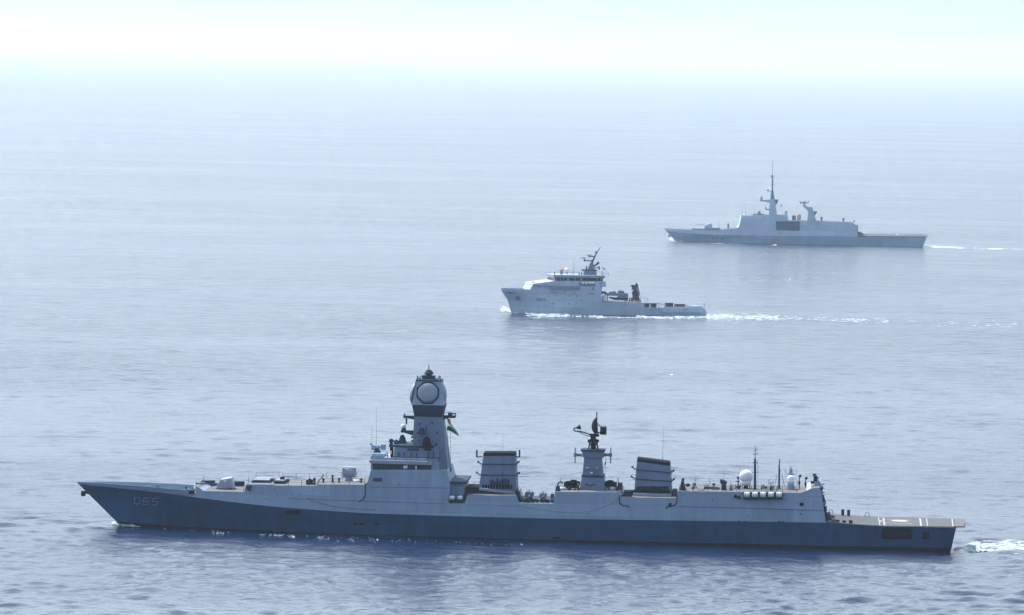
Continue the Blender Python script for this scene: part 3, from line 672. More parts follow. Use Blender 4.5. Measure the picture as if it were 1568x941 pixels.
for sx, xa, xb in ((-1, 739, 730.2), (1, 789.5, 795.5)):
    mb = MB(); mb.cyl(D.V(xa, 699, -1), D.V(xb, 699.5, -1), .12, n=6); mb.cyl(D.V(xb, 700, -1), D.V(xb, 688.5, -1), .16, n=8); mb.build('side_aerial', 'grey_dark', f1)
f2 = funnel(970.6, 1028.5, 758, 759.5, 975.3, 1025.8, 706.5, 713, (.22, .5), (744.5, 750, 974.5, 1024), 3.3, 2.4, 13)
mb = MB(); D.box(mb, 969.5, 756.3, 1028, 758.6, -5.2, -4.6); mb.build('pale_beam', 'grey_light', f2)
mb = MB(); D.box(mb, 955, 754, 970, 762, -3, 3); D.box(mb, 1029, 752, 1036, 762, -3, 3); D.box(mb, 970, 751.5, 1026, 753.5, -4.6, -3.3)
for i in range(8): x = 957 + i * 1.7; mb.cyl(D.V(x, 756, -3.3), D.V(x, 751 + random.uniform(0, 4), -3.3), .25, n=6)
mb.build('deck_machinery', 'black', D.root)
mb = MB(); D.box(mb, 1031, 754, 1035, 758, -6, -5); D.box(mb, 951.5, 757, 968, 760.5, -6.5, -6.2); mb.build('deck_locker', 'grey_dark', D.root)
# equipment between opening and funnel, funnel feet
mb = MB()
for i in range(12):
    x = 789 + random.uniform(0, 7); y = 748 + (x - 789) * 2.2 + random.uniform(-2, 6); D.box(mb, x, y, x + random.uniform(1.5, 3.5), min(y + random.uniform(3, 7), 770), -6.5 + random.random() * 3, -2)
mb.build('funnel_foot_gear', 'grey_dark', D.root)
# ---- twin launchers in the waist
def launcher(px, y0, y1, hw, heads):
    mb = MB(); b = D.V(px, y1, -3); t = D.V(px, y0, -3)
    mb.cyl(b - Vector((0, 0, .6)), b.lerp(t, .45), hw * .8, hw * .65, 14)
    o = mb.build('rocket_launcher', 'black', D.root)
    for s_ in (-1, 1):
        mb = MB(); q = b.lerp(t, .68) + Vector((s_ * hw * .55, 0, 0))
        mb.cyl(q + Vector((0, -.9, -.1)), q + Vector((0, .9, .1)), hw * .47, hw * .47, 14)
        for i in range(6):
            a = i * PI / 3; c_ = q + Vector((math.cos(a) * hw * .28, -.92, -.1 + math.sin(a) * hw * .28)); mb.cyl(c_, c_ + Vector((0, -.05, 0)), .11, n=8, mi=1)
        mb.build('rocket_tubes', ['grey_dark', 'grey_light'], o)
    mb = MB(); mb.cyl(t.lerp(b, .3), t + Vector((0, 0, .25)), .12, n=6); mb.build('sight', 'grey', o)
launcher(810.5, 751.5, 768, .85, 2); launcher(831.5, 753.5, 768, .7, 2)
mb = MB()
for i in range(16):
    x = 799 + random.uniform(0, 45); D.box(mb, x, 763 + random.uniform(-1, 4), x + random.uniform(1.5, 5), 770.5, -6.8 + random.random(), -4.8)
D.box(mb, 797, 766, 847, 771, -4.5, 4); mb.build('deck_gear', 'grey_dark', D.root)
mb = MB(); D.box(mb, 843, 756, 848, 764, -4, -3); mb.cyl(D.V(846, 764, -3.5), D.V(844, 770, -3.5), .15); mb.build('signal_lamp', 'grey_dark', D.root)
# ---- second mast
mb = MB(); D.frus(mb, (887, 926.5, 753, 3.4), (891, 924, 729, 2.6)); am = mb.build('aft_mast', 'mast', D.root)
mb = MB(); D.frus(mb, (891.8, 923, 729, 2.5), (894.5, 920.5, 699, 1.8)); D.frus(mb, (892, 924, 700.5, 2.1), (891, 924, 690.3, 2.1)); mb.build('mast_tower', 'mast', am)
mb = MB(); D.box(mb, 890.3, 728.3, 924.3, 729.8, -2.75, 2.75); D.box(mb, 889, 689, 926, 690.4, -2.3, 2.3); D.box(mb, 886, 750, 928, 752, -3.6, 3.6)
for x, y in ((896, 717), (911, 717), (902, 743), (907, 741), (896, 741)): D.box(mb, x, y, x + 5, y + 1, -3.2, -2.2)
mb.build('platform', 'grey_dark', am)
mb = MB()
for x, y in ((897, 716), (912, 716.5), (903.5, 723)): D.box(mb, x, y, x + 4, y + 2, -3.0, -2.2)
mb.build_each('mast_lamp', 'white', am)
for xa, xb in ((891, 880.5), (924, 935)):
    mb = MB(); mb.cyl(D.V(xa, 696.5, 0), D.V(xb, 696.5, 0), .3, .2, 8); D.box(mb, min(xa, xb) + 1, 694, min(xa, xb) + 9, 696, -.5, .5); mb.cyl(D.V(xb, 709, 0), D.V(xb + .4, 685, 0), .12, .12, 8); mb.cyl(D.V(xb, 699, 0), D.V(xb + .2, 693, 0), .3, .3, 8)
    mb.build('yard', 'grey', am)
mb = MB()
for sx in (-1, 1):
    for sy in (-1, 1): a = D.V(908.5, 690, 0) + Vector((sx * .95, sy * .9, 0)); b_ = D.V(908.5, 672, 0) + Vector((sx * .5, sy * .5, 0)); mb.cyl(a, b_, .12, n=6)
mb.cyl(D.V(908.5, 690, 0), D.V(908.5, 677, 0), .6, .45, 12); mb.cyl(D.V(900, 674, 0), D.V(917, 674, 0), .2, n=6); mb.cyl(D.V(900, 674, 0), D.V(905, 681, 0), .15, n=6); mb.cyl(D.V(917, 674, 0), D.V(912, 681, 0), .15, n=6); mb.cyl(D.V(908.5, 677, 0), D.V(908.5, 666, 0), .45, .55, 12); D.box(mb, 903, 664.5, 917, 668, -.6, .6)
mb.build('radar_pedestal', 'black', am)
mb = MB()                                   # curved reflector seen from its edge
cz = D.V(909, 653.5, 0); N1, N2 = 8, 12; vs = []; 
for i in range(N1 + 1):
    for j in range(N2 + 1):
        u = -1 + 2 * i / N1; v = -1 + 2 * j / N2; wv = math.sqrt(max(0, 1 - v * v)); vs.append((cz.x - .75 * (1 - v * v) * (1 - .8 * u * u) + .35, cz.y + u * 3.4 * wv, cz.z + v * 1.6 + .2))
fs = [[i * (N2 + 1) + j, (i + 1) * (N2 + 1) + j, (i + 1) * (N2 + 1) + j + 1, i * (N2 + 1) + j + 1] for i in range(N1) for j in range(N2)]
mb.add(vs, fs); mb.add([(x + .22, y, z) for x, y, z in vs], fs)
mb.add([(cz.x + .35, -.9, cz.z - 1.2), (cz.x + .6, -.9, cz.z + 1.4), (cz.x + .85, .9, cz.z - 1.2), (cz.x + .6, .9, cz.z + 1.4)], [[0, 1, 3, 2]])
mb.cyl(D.V(913.5, 662, 0), D.V(914, 630, 0), .15, .1, 6); mb.cyl(D.V(915, 648, 0), D.V(921, 655, 0), .08, n=6); mb.cyl(D.V(915, 663, 0), D.V(921, 661, 0), .12, n=6)
a = D.V(923.7, 659, 0); mb.cyl(a + Vector((-.55, 0, 0)), a + Vector((.6, 0, 0)), .78, .78, 16)
mb.tube([D.V(906, 666, 0), D.V(898, 663, 0), D.V(889, 660.5, 0), D.V(880, 659.5, 0), D.V(878.5, 657, 0), D.V(880, 655, 0), D.V(885, 654.5, 0)], .13, 6)
mb.tube([D.V(904, 668, 0), D.V(894, 665, 0), D.V(886, 661, 0)], .07, 6)
mb.cyl(D.V(883.5, 655, 0), D.V(889, 653.5, 0), .2, .5, 10)
mb.build('search_radar', 'black', am)
mb = MB(); q = [D.V(x, y, 0) for x, y in ((928.5, 704), (926, 708), (924.5, 712.5), (927.5, 710.5))]; mb.hexa(q, [p_ + Vector((0, .05, 0)) for p_ in q]); mb.cyl(D.V(928, 699, 0), D.V(926, 750, 0), .03, n=4); mb.build('signal_flag', 'grey_dark', am)
# directors either side of the second mast
def director(px, pyb, pyt, lat, ww):
    mb = MB(); a = D.V(px, pyb, lat); b_ = D.V(px, pyt, lat); h_ = b_.z - a.z
    mb.cyl(a, a + Vector((0, 0, h_ * .5)), ww * .35, ww * .3, 12); o = mb.build('illuminator_radar', 'grey_dark', D.root)
    mb = MB(); c_ = a + Vector((0, 0, h_ * .65)); mb.cyl(c_ + Vector((-.25, -.5, 0)), c_ + Vector((.1, .5, .1)), ww * .5, ww * .4, 14); mb.box(c_.x - ww * .6, c_.x + ww * .6, lat - .3, lat + .7, c_.z - .3, c_.z + .5); mb.build('radar_dish', 'black', o)
director(871, 751, 737, -2, 1.5); director(879.5, 751, 735, 1, 1.7); director(935, 751, 737, -1.5, 1.9)
mb = MB(); mb.ball(D.V(861, 749, -3), 1.0, 1.0, .5); mb.ball(D.V(937, 749, -3), 1.0, 1.0, .5); mb.build_each('vent_dome', 'grey_light', D.root, True)
mb = MB(); mb.tube([D.V(853, 752, -6), D.V(854, 742, -6), D.V(856, 738, -6), D.V(860, 737.5, -6), D.V(862, 740, -6)], .14); D.prism(mb, [(850, 752), (852, 744), (857, 744), (858, 752)], -6.4, -5.8); mb.build('boat_davit', 'grey_dark', D.root)
mb = MB(); D.box(mb, 946, 739.5, 952.5, 753, -2.5, 0); mb.cyl(D.V(946.5, 752, -3), D.V(946.5, 731, -3), .12, .06, 6); mb.build('mast_locker', 'grey_dark', D.root)
mb = MB()
for i in range(22):
    x = random.choice((random.uniform(856, 885), random.uniform(926, 945))); D.box(mb, x, 746 + random.uniform(-5, 4), x + random.uniform(1, 3.5), 753, -5 + random.random() * 3, -1.5)
mb.build('deck_gear', 'grey_dark', D.root)
# ---- hangar roof and after deck
def raft(px, py, wpx, rr, rack_mb, lat):
    mb = MB(); a = D.V(px - wpx / 2, py, lat); b_ = D.V(px + wpx / 2, py, lat); d = (b_ - a).normalized()
    mb.cyl(a + d * .12, b_ - d * .12, rr, rr, 16); mb.cyl(a, a + d * .12, rr * .75, rr, 16); mb.cyl(b_ - d * .12, b_, rr, rr * .75, 16)
    for f_ in (.3, .7): c_ = a.lerp(b_, f_); mb.cyl(c_ - d * .03, c_ + d * .03, rr * 1.04, rr * 1.04, 16, 1)
    mb.build('life_raft', ['white', 'grey'], D.root)
    D.box(rack_mb, px - wpx / 2 - .8, py - 5.2, px - wpx / 2 - .1, py + 6, lat - .5, lat + .6); D.box(rack_mb, px + wpx / 2 + .1, py - 5.2, px + wpx / 2 + .8, py + 6, lat - .5, lat + .6)
    D.box(rack_mb, px - wpx / 2 - .8, py + 4.6, px + wpx / 2 + .8, py + 6.3, lat - .6, lat + .6)
rk = MB()
for i in range(5): raft(1143.6 + i * 12.3, 757.5, 9.6, .52, rk, -8.35)
for px in (692.3, 704.5): raft(px, 762, 9.2, .40, rk, -8.0)
rk.build('raft_rack', 'black', D.root)
mb = MB()
for x, y in ((1126.3, 759.5), (1131.5, 761.3)):
    a = D.V(x, y, -8.2); mb.cyl(a, a + Vector((0, -.3, 0)), .3, n=12)
mb.build_each('side_bollard', 'black', D.root)
mb = MB(); c_ = D.V(1142.5, 729.5, 0)
mb.ball(c_, 1.28, n=28, m_=18); rd = mb.build('radome', 'white', D.root, True)
mb = MB(); mb.cyl(c_ - Vector((0, 0, .8)), c_ - Vector((0, 0, 1.6)), 1.08, .85, 24); mb.build('radome_skirt', 'white', rd, True)
mb = MB(); mb.cyl(c_ - Vector((0, 0, 1.6)), c_ - Vector((0, 0, 2.4)), .35, .6, 12)
for i in range(8): a = i * PI / 4; mb.cyl(c_ + Vector((math.cos(a) * .95, math.sin(a) * .95, -1.6)), c_ + Vector((math.cos(a) * 1.05, math.sin(a) * 1.05, -2.4)), .07, n=6)
mb.build('radome_stand', 'black', rd)
c_ = D.V(1211, 733, -1); mb = MB(); mb.ball(c_, .68, n=20, m_=12); mb.cyl(c_ - Vector((0, 0, .8)), c_, .6, .67, 20); r2 = mb.build('radome', 'white', D.root, True)
mb = MB(); mb.cyl(c_ - Vector((0, 0, 2.1)), c_ - Vector((0, 0, .8)), .68, .62, 20); mb.build('radome_drum', 'grey', r2)
mb = MB(); a = D.V(1211, 744, 1.2); b_ = D.V(1211, 713, 1.2); mb.cyl(a, a.lerp(b_, .78), .4, .33, 12); mb.cyl(a.lerp(b_, .78), a.lerp(b_, .88), .42, .25, 10); mb.cyl(a.lerp(b_, .88), b_, .12, .05, 8)
q = D.V(1211, 725, 1.2); N_ = 12
for i in range(N_): t0, t1 = 2 * PI * i / N_, 2 * PI * (i + 1) / N_; mb.cyl(q + Vector((math.cos(t0), math.sin(t0), 0)), q + Vector((math.cos(t1), math.sin(t1), 0)), .07, n=5)
for i in range(4): t0 = PI / 2 * i; mb.cyl(q, q + Vector((math.cos(t0), math.sin(t0), 0)), .05, n=5); mb.cyl(q + Vector((math.cos(t0), math.sin(t0), 0)), q + Vector((math.cos(t0), math.sin(t0), .8)), .04, n=5)
mb.build('beacon_mast', 'grey', D.root)
def pole(px, yb, yt, ymid, r0, r1, lat, cross, name='pole_mast'):
    mb = MB(); a = D.V(px, yb, lat); m_ = D.V(px + .2, ymid, lat); b_ = D.V(px + .5, yt, lat)
    mb.cyl(a, m_, r0, r0 * .75, 10); mb.cyl(m_, b_, r1, r1 * .5, 6)
    for yc, wc in cross: q = D.V(px + .3, yc, lat); mb.cyl(q - Vector((wc, 0, 0)), q + Vector((wc, 0, 0)), .05, n=5); mb.cyl(q + Vector((wc, 0, 0)), q + Vector((wc, 0, .5)), .04, n=5)
    mb.cyl(a, a + Vector((0, 0, .6)), r0 * 1.8, r0, 10)
    return mb.build(name, 'grey_dark', D.root)
pole(1156, 752, 682, 702, .26, .09, -2.5, ((708, .5), (695, .45), (690, .3), (723, .5)))
pole(1193, 750, 702, 712, .2, .1, 0, ((723, .2), (708, .12)))
mb = MB(); mb.cyl(D.V(1160.5, 706, -2.5), D.V(1160.5, 748, -2.5), .03, n=4); mb.cyl(D.V(1190, 725, 0), D.V(1185, 748, 0), .04, n=4); mb.cyl(D.V(1197, 725, 0), D.V(1203, 748, 0), .04, n=4); mb.build_each('mast_stay', 'grey_dark', D.root)
for px, yt in ((1224, 727.5), (1233.5, 731)):
    mb = MB(); a = D.V(px, 750, 0); b_ = D.V(px, yt, 0); mb.cyl(a, b_, .1, n=6); mb.ball(b_ + Vector((.15, 0, -.1)), .28, .3, .25, n=8, m_=6); mb.ball(a.lerp(b_, .48), .22, .25, .42, n=8, m_=6); mb.build('whistle_post', 'black', D.root)
q = D.V(1108.3, 749.5, -4); t_ = D.V(1108.3, 735, -4); mb = MB(); mb.cyl(q, q.lerp(t_, .5), .55, .45, 12); cw = mb.build('gatling_mount', 'grey_dark', D.root)
mb = MB(); c_ = q.lerp(t_, .75); mb.ball(c_, .62, .55, .5, n=14, m_=8); mb.cyl(c_ + Vector((-.2, -.3, .2)), c_ + Vector((-.4, -1.3, .35)), .16, n=8); mb.box(c_.x - .7, c_.x - .2, c_.y - .3, c_.y + .3, c_.z - .1, c_.z + .6); mb.build('gun_house', 'grey_dark', cw)
mb = MB(); a = D.V(1130.3, 749, -2); b_ = D.V(1130.3, 731, -2); mb.cyl(a, b_, .12, n=6); mb.ball(b_, .25, n=8, m_=6); q = D.V(1130.3, 737, -2); mb.cyl(q - Vector((.4, 0, 0)), q + Vector((.4, 0, 0)), .09, n=6); mb.ball(D.V(1131, 745.5, -2), .4, n=8, m_=6); mb.build('signal_post', 'grey_dark', D.root)
mb = MB()                                    # loose gear and fittings along the hangar roof
for x, y, s_, lt in ((1053, 742, .5, 2), (1063, 741, .4, 3), (1093, 741, .35, 1), (1066, 747, .3, -1), (1120, 749, .4, -4), (1172, 746, .4, 1), (1180, 747, .3, -3), (1100, 747, .3, -3)):
    q = D.V(x, y, lt); mb.ball(q, s_, s_, s_ * .6, n=8, m_=6); mb.cyl(q - Vector((0, 0, .9)), q, .12, n=6); mb.cyl(q + Vector((-.5, 0, -.9)), q + Vector((0, 0, -.2)), .06, n=5)
for x0, x1, y, lt in ((1068, 1078, 751.5, -6), (1078, 1100, 747, -3), (1090, 1100, 749, -4)): D.box(mb, x0, y - 1.4, x1, y + .8, lt, lt + .8)
for i in range(26): x = 1044 + random.uniform(0, 180); D.box(mb, x, 746 + random.uniform(-2, 4), x + random.uniform(.6, 2.6), 751.5, random.uniform(-6, 5), 5.6)
mb.build('roof_fittings', 'grey_dark', D.root)
mb = MB(); D.prism(mb, [(1041, 752), (1042, 741), (1044, 735), (1047, 735), (1048, 741), (1051, 751)], -6.3, -5.3); mb.ball(D.V(1046, 733.5, -5.8), .25, n=8, m_=6); mb.build('roof_locker', 'grey_dark', D.root)
mb = MB(); D.box(mb, 1169, 716 + 15, 1169.6, 749, 0, .1); D.box(mb, 1183, 735, 1184.2, 749, -1, -.8); D.box(mb, 1167.5, 741, 1170.5, 749, -.3, .5); D.box(mb, 1181.5, 743, 1185, 749, -1.3, -.5); mb.build('vent_posts', 'grey', D.root)
mb = MB(); D.box(mb, 1245.5, 729, 1252, 737, -3.2, -1.5); D.box(mb, 1252, 729.5, 1254, 747, -3.2, -1.5, 1); D.box(mb, 1247, 737, 1256, 747.5, -3.4, 2, 1); mb.cyl(D.V(1244.5, 727, -2.4), D.V(1250, 726, -2.4), .14, n=6); mb.cyl(D.V(1247, 729, -2.4), D.V(1247, 725, -2.4), .12, n=6); D.box(mb, 1241, 737, 1247, 740, -3, -2)
mb.build('aft_control_post', ['black', 'grey'], D.root)
# ragged platforms, ladders and nets down the hangar end
mb = MB()
for i in range(34):
    t = i / 33; y = 745 + t * 48; xe = 1255.5 + max(0, t - .05) * 9.5
    ln = random.uniform(1, 6.5) * (1 - .35 * abs(t - .2)); lt = random.uniform(-6.5, -1)
    D.box(mb, xe - .5, y, xe + ln, y + random.uniform(.7, 3), lt, lt + random.uniform(.3, 3))
for y in (741, 746.5, 753, 758): mb.cyl(D.V(1255, y, -4), D.V(1262.5, y + random.uniform(-1.5, 2), -4), .09, n=5)
D.box(mb, 1264, 787, 1271, 797, -5, -2); D.prism(mb, [(1262, 776), (1264.5, 776), (1266, 787), (1264, 790)], -5, -3)
mb.build('hangar_end_gear', 'grey_dark', D.root)
# ---- flight deck
zfd = D.P(1400, 806.6, -8.2)[1] + .05
mb = MB(); pl = []
P0 = D.P(1266, 799.3, -8.6); 
near = [(1266.5, 799.5, -8.35), (1300, 802.3, -8.5), (1350, 805.5, -8.4), (1464, 807, -7.9)]
a = [D.V(x, y, lt) for x, y, lt in near]; b_ = [Vector((q.x, -q.y, q.z)) for q in a]
for i in range(3): mb.hexa([a[i], a[i + 1], b_[i + 1], b_[i]], [q + Vector((0, 0, .12)) for q in (a[i], a[i + 1], b_[i + 1], b_[i])])
fd = mb.build('flight_deck', 'flight', D.root)
def fdz(px): return interp([(D.P(x, y, lt)[0], D.P(x, y, lt)[1]) for x, y, lt in near], px)[0] + .12
def on(px, lt): x = D.P(px, 803, lt)[0]; return Vector((x, lt, fdz(x) + .006))
mb = MB()
def strip(pa, pb, ww):
    d = (pb - pa).normalized(); n = Vector((-d.y, d.x, 0)) * ww / 2; mb.hexa([pa - n, pb - n, pb + n, pa + n], [q + Vector((0, 0, .012)) for q in (pa - n, pb - n, pb + n, pa + n)])
for px, ww in ((1354, .3), (1410, .3), (1346.5, .15), (1420, .15), (1459, .2)): strip(on(px - 1.5, 7.4), on(px + .5, -7.6), ww)
strip(on(1268, -7.7), on(1340, -7.8), .12); strip(on(1346, 0), on(1458, 0), .12); strip(on(1300, 0), on(1346, 0), .1)
for r_ in (4.0,):
    c_ = on(1380, 0); N_ = 40
    for i in range(N_): t0, t1 = 2 * PI * i / N_, 2 * PI * (i + 1) / N_; strip(c_ + Vector((r_ * math.cos(t0), r_ * math.sin(t0), .003)), c_ + Vector((r_ * math.cos(t1), r_ * math.sin(t1), .003)), .35)
mb.build('deck_markings', 'marking', fd)
mb = MB(); c_ = on(1377, 1.5); q = [(c_.x + 1.6 * math.cos(2 * PI * i / 24), c_.y + 1.7 * math.sin(2 * PI * i / 24), c_.z + .02) for i in range(24)]; mb.hexa([Vector(p_) for p_ in q], [Vector(p_) + Vector((0, 0, .01)) for p_ in q]); mb.build('landing_grid', 'marking', fd)
mb = MB(); a = on(1462, -7.9); b_ = on(1462, 7.9); dx = D.P(1477, 803, -6)[0] - D.P(1462, 803, -6)[0]
mb.hexa([a, a + Vector((dx * .95, .8, -.05)), b_ + Vector((dx, -.8, -.05)), b_], [q + Vector((0, 0, .1)) for q in (a, a + Vector((dx * .95, .8, -.05)), b_ + Vector((dx, -.8, -.05)), b_)])
mb.build('stern_platform', 'deck', fd)
mb = MB()
for i in range(9): x = on(1462, 0).x + dx * (i + .5) / 9; mb.box(x - .03, x + .03, -7, 7, a.z - .35, a.z - .05)
mb.build('platform_frame', 'grey_dark', fd)
for sgn in (-1, 1):
    mb = MB(); xs = [D.P(px, 803, -8.5)[0] for px in (1290, 1462)]; n = 22
    for i in range(n):
        xa = xs[0] + (xs[1] - xs[0]) * i / n; xb = xs[0] + (xs[1] - xs[0]) * (i + .93) / n; z = fdz(xa)
        y0 = sgn * 8.15; y1 = sgn * 9.1
        for yy in (y0, y1, (y0 + y1) / 2): mb.cyl((xa, yy, z - .15 + abs(yy - y0) * .12), (xb, yy, z - .15 + abs(yy - y0) * .12), .05, n=4)
        for k in range(5): xx = xa + (xb - xa) * k / 4; mb.cyl((xx, y0, z - .15), (xx, y1, z - .04), .045, n=4)
    mb.build('safety_net', 'rope', fd)
mb = MB()
for px in (1290, 1299): a = on(px, 6.8); mb.cyl(a, a + Vector((0, 0, 1.15)), .28, .3, 10)
mb.build_each('deck_post', 'grey_dark', fd)
for px in (1272, 1327.5):
    mb = MB(); c_ = on(px, 7.4); N_ = 10; pts = [c_ + Vector((-.35, 0, 0))] + [c_ + Vector((-.35 * math.cos(PI * i / N_), 0, .5 + .35 * math.sin(PI * i / N_))) for i in range(N_ + 1)] + [c_ + Vector((.35, 0, 0))]; mb.tube(pts, .07); mb.build('hoop_rail', 'grey', fd)
mb = MB()
for px, lt in ((1276, -7), (1282, -6.5), (1292, -7.4), (1302, -7.6), (1270, -4), (1274, 2), (1268, 5)): a = on(px, lt); mb.box(a.x - .3, a.x + .4, lt - .2, lt + .2, a.z, a.z + random.uniform(.2, .6))
mb.build_each('deck_cleat', 'grey_dark', fd)

# ---------------------------------------------------------------- two sailors on the bridge roof
def person(ship, px, lat, z, face, pose, label):
    q = ship.Z(px, lat, z); w_ = ship.world(q); root = empty('person', w_, ship.psi + face)
    tag(root, label, 'person', 'sailors on the bridge roof')
    J = {'pel': (0, 0, .93), 'wst': (0, 0, 1.08), 'chs': (.02, 0, 1.32), 'nck': (.02, 0, 1.48), 'hd': (.04, 0, 1.56), 'top': (.04, 0, 1.72)}
    E_ = [('pel', 'wst'), ('wst', 'chs'), ('chs', 'nck'), ('nck', 'hd'), ('hd', 'top')]
    Rr = {'pel': (.15, .12), 'wst': (.13, .11), 'chs': (.17, .12), 'nck': (.06, .06), 'hd': (.09, .085), 'top': (.07, .075)}
    for s_, n_ in ((-1, 'l'), (1, 'r')):
        J['hip' + n_] = (0, s_ * .1, .88); J['kn' + n_] = (.02 + .06 * pose * s_, s_ * .12, .48); J['an' + n_] = (-.02 + .1 * pose * s_, s_ * .13, .08); J['to' + n_] = (.16 + .1 * pose * s_, s_ * .15, .03)
        J['sh' + n_] = (0, s_ * .2, 1.40); J['el' + n_] = (.03 if s_ < 0 else .12 * pose, s_ * .27, 1.13); J['ha' + n_] = (.12 if s_ < 0 else .12 + .2 * pose, s_ * .24, .9 + (.25 * pose if s_ > 0 else 0)); J['fi' + n_] = (.16 if s_ < 0 else .2 + .2 * pose, s_ * .23, .82 + (.3 * pose if s_ > 0 else 0))
        E_ += [('pel', 'hip' + n_), ('hip' + n_, 'kn' + n_), ('kn' + n_, 'an' + n_), ('an' + n_, 'to' + n_), ('chs', 'sh' + n_), ('sh' + n_, 'el' + n_), ('el' + n_, 'ha' + n_), ('ha' + n_, 'fi' + n_)]
        for k, r_ in (('hip', .095), ('kn', .065), ('an', .045), ('to', .04), ('sh', .07), ('el', .048), ('ha', .032), ('fi', .025)): Rr[k + n_] = (r_, r_)
    keys = list(J); me = bpy.data.meshes.new('body'); me.from_pydata([J[k] for k in keys], [(keys.index(a), keys.index(b)) for a, b in E_], [])
    o = bpy.data.objects.new('body', me); C.objects.link(o); o.parent = root
    sk = o.modifiers.new('skin', 'SKIN'); o.modifiers.new('sub', 'SUBSURF').levels = 1
    for i, k in enumerate(keys): me.skin_vertices[0].data[i].radius = Rr[k]; me.skin_vertices[0].data[i].use_root = (k == 'pel')
    me.materials.append(M['navy_cloth'])
    mb = MB(); mb.ball((.045, 0, 1.63), .095, .08, .115, n=12, m_=8); mb.cyl((.12, 0, 1.62), (.155, 0, 1.61), .02, .012, 6); mb.build('face', 'skin', root, True)
    mb = MB(); mb.ball((.03, 0, 1.70), .115, .1, .06, n=12, m_=6); mb.build('cap', 'navy_cloth', root, True)
zr2 = D.P(590, 706.5, -5.5)[1]
person(D, 592.5, -5.6, zr2, PI, 1.0, 'sailor in dark clothing on the destroyer bridge roof, the one nearer the bow')
person(D, 597.5, -5.3, zr2, PI * .9, .3, 'sailor in dark clothing on the destroyer bridge roof, beside the upper deckhouse')

# ================================================================ SUPPORT SHIP
S = Ship('support_ship', (783, 479), (1081, 483.5), 6.3, None)
tag(S.root, 'small pale grey patrol ship between the other two, tall bridge forward, long low stern', 'warship', 'warships in formation')
TOPL = [(768, 445, .25), (778, 446, 2.4), (795, 447.5, 4.6), (820, 449, 6.2), (850, 450.5, 7.0), (922, 453, 7.0), (922.2, 461.3, 7.0), (986, 463.8, 7.0), (986.2, 471, 6.9), (1040, 471.3, 6.7), (1072, 471.5, 6.2), (1080, 473.5, 5.6)]
MIDL = [(777.5, 459, .15), (790, 460.5, 2.0), (810, 461.5, 4.4), (840, 463, 6.2), (870, 464, 6.7), (986, 474, 6.7), (1040, 475.5, 6.5), (1072, 476, 6.0), (1082, 477.5, 5.4)]
WLS = [(783, 479, .1), (798, 480, 1.8), (820, 481, 4.0), (850, 482, 5.8), (880, 483, 6.4), (980, 484.5, 6.4), (1040, 484.6, 6.2), (1072, 484.2, 5.8), (1081, 483.6, 5.2)]
cols = [768 + i * 4 for i in range(38)] + [921.9, 922.3] + [926 + 6 * i for i in range(10)] + [985.9, 986.3] + [990 + i * 8 for i in range(10)] + [1066, 1072, 1076, 1080]
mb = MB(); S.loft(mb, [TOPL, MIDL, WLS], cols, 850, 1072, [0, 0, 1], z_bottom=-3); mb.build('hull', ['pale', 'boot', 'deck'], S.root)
def slat(px, py):
    a = interp(TOPL, px); b = interp(WLS, px); m_ = interp(MIDL, px)
    if py < m_[0]: t = max(0, (py - a[0]) / max(.5, m_[0] - a[0])); return a[1] + (m_[1] - a[1]) * min(1, t)
    t = min(1, (py - m_[0]) / max(.5, b[0] - m_[0])); return m_[1] + (b[1] - m_[1]) * t
# bow bulwark
BS = [(767.8, 440.6, .5), (778, 441.3, 2.8), (795, 442.5, 4.9), (814, 443.2, 6.1)]
mb = MB(); rg = []
for px, py, hb in BS:
    by, bh = interp(TOPL, max(px, 768)); x, z = S.P(px, py, -hb); xb, zb = S.P(max(px, 768), by, -bh); rg.append((x, hb, z, xb, bh, zb))
for sgn in (-1, 1):
    for a, b_ in zip(rg, rg[1:]):
        qd = lambda r: [(r[3], sgn * r[4], r[5] - .02), (r[0], sgn * r[1], r[2]), (r[0], sgn * max(.05, r[1] - .2), r[2]), (r[3], sgn * max(.04, r[4] - .3), r[5] - .02)]
        mb.hexa(qd(a), qd(b_))
mb.build('bulwark', 'pale', S.root)
mb = MB(); S.upper(mb, [(811, 443), (814.5, 437.5), (920.5, 438.5), (920.8, 454)], TOPL, .06); su = mb.build('superstructure', ['pale', 'deck'], S.root)
mb = MB(); S.prism(mb, [(814.8, 438.5), (816, 434), (848.5, 430), (911, 431), (911, 438.5)], -6.1, 6.1); S.box(mb, 911, 431, 928, 439, -6.6, 6.6); mb.build('upper_house', 'pale', su)
mb = MB(); S.box(mb, 843, 438.3, 888, 443.2, -7.0, -6.6); S.box(mb, 816, 437, 848, 438, -6.6, -6.3); mb.build('side_gallery', 'pale_dark', su)
mb = MB(); S.box(mb, 849, 424.5, 924, 430.8, -5.6, 5.6); bs = mb.build('bridge', 'pale', S.root)
mb = MB(); S.box(mb, 850, 425.5, 922, 429.3, -5.65, 5.65); S.box(mb, 848.6, 425.5, 849.4, 429.3, -5.2, 5.2); mb.build('bridge_windows', 'glass', bs)
mb = MB()
for x in (852, 857.5, 862, 868, 880, 888, 914, 919): S.box(mb, x, 425.6, x + (3.6 if x in (868, 888) else 1.4), 429.2, -5.75, -5.6)
mb.build_each('window_bar', 'grey_light', bs)
mb = MB(); S.box(mb, 847.5, 421.6, 926.5, 424.7, -6.2, 6.2); mb.build('bridge_roof', 'grey_light', bs)
zr = S.P(880, 421.6, -6)[1]
rail(S, 'railing', [S.Z(850, -5.9, zr), S.Z(924, -5.9, zr)], bs, h=1.0, step=2); rail(S, 'railing', [S.Z(850, 5.9, zr), S.Z(924, 5.9, zr)], bs, h=1.0, step=2)
mb = MB(); S.box(mb, 888, 431.5, 910, 436, -6.7, -6.12); mb.build('raft_shelf', 'pale_dark', S.root)
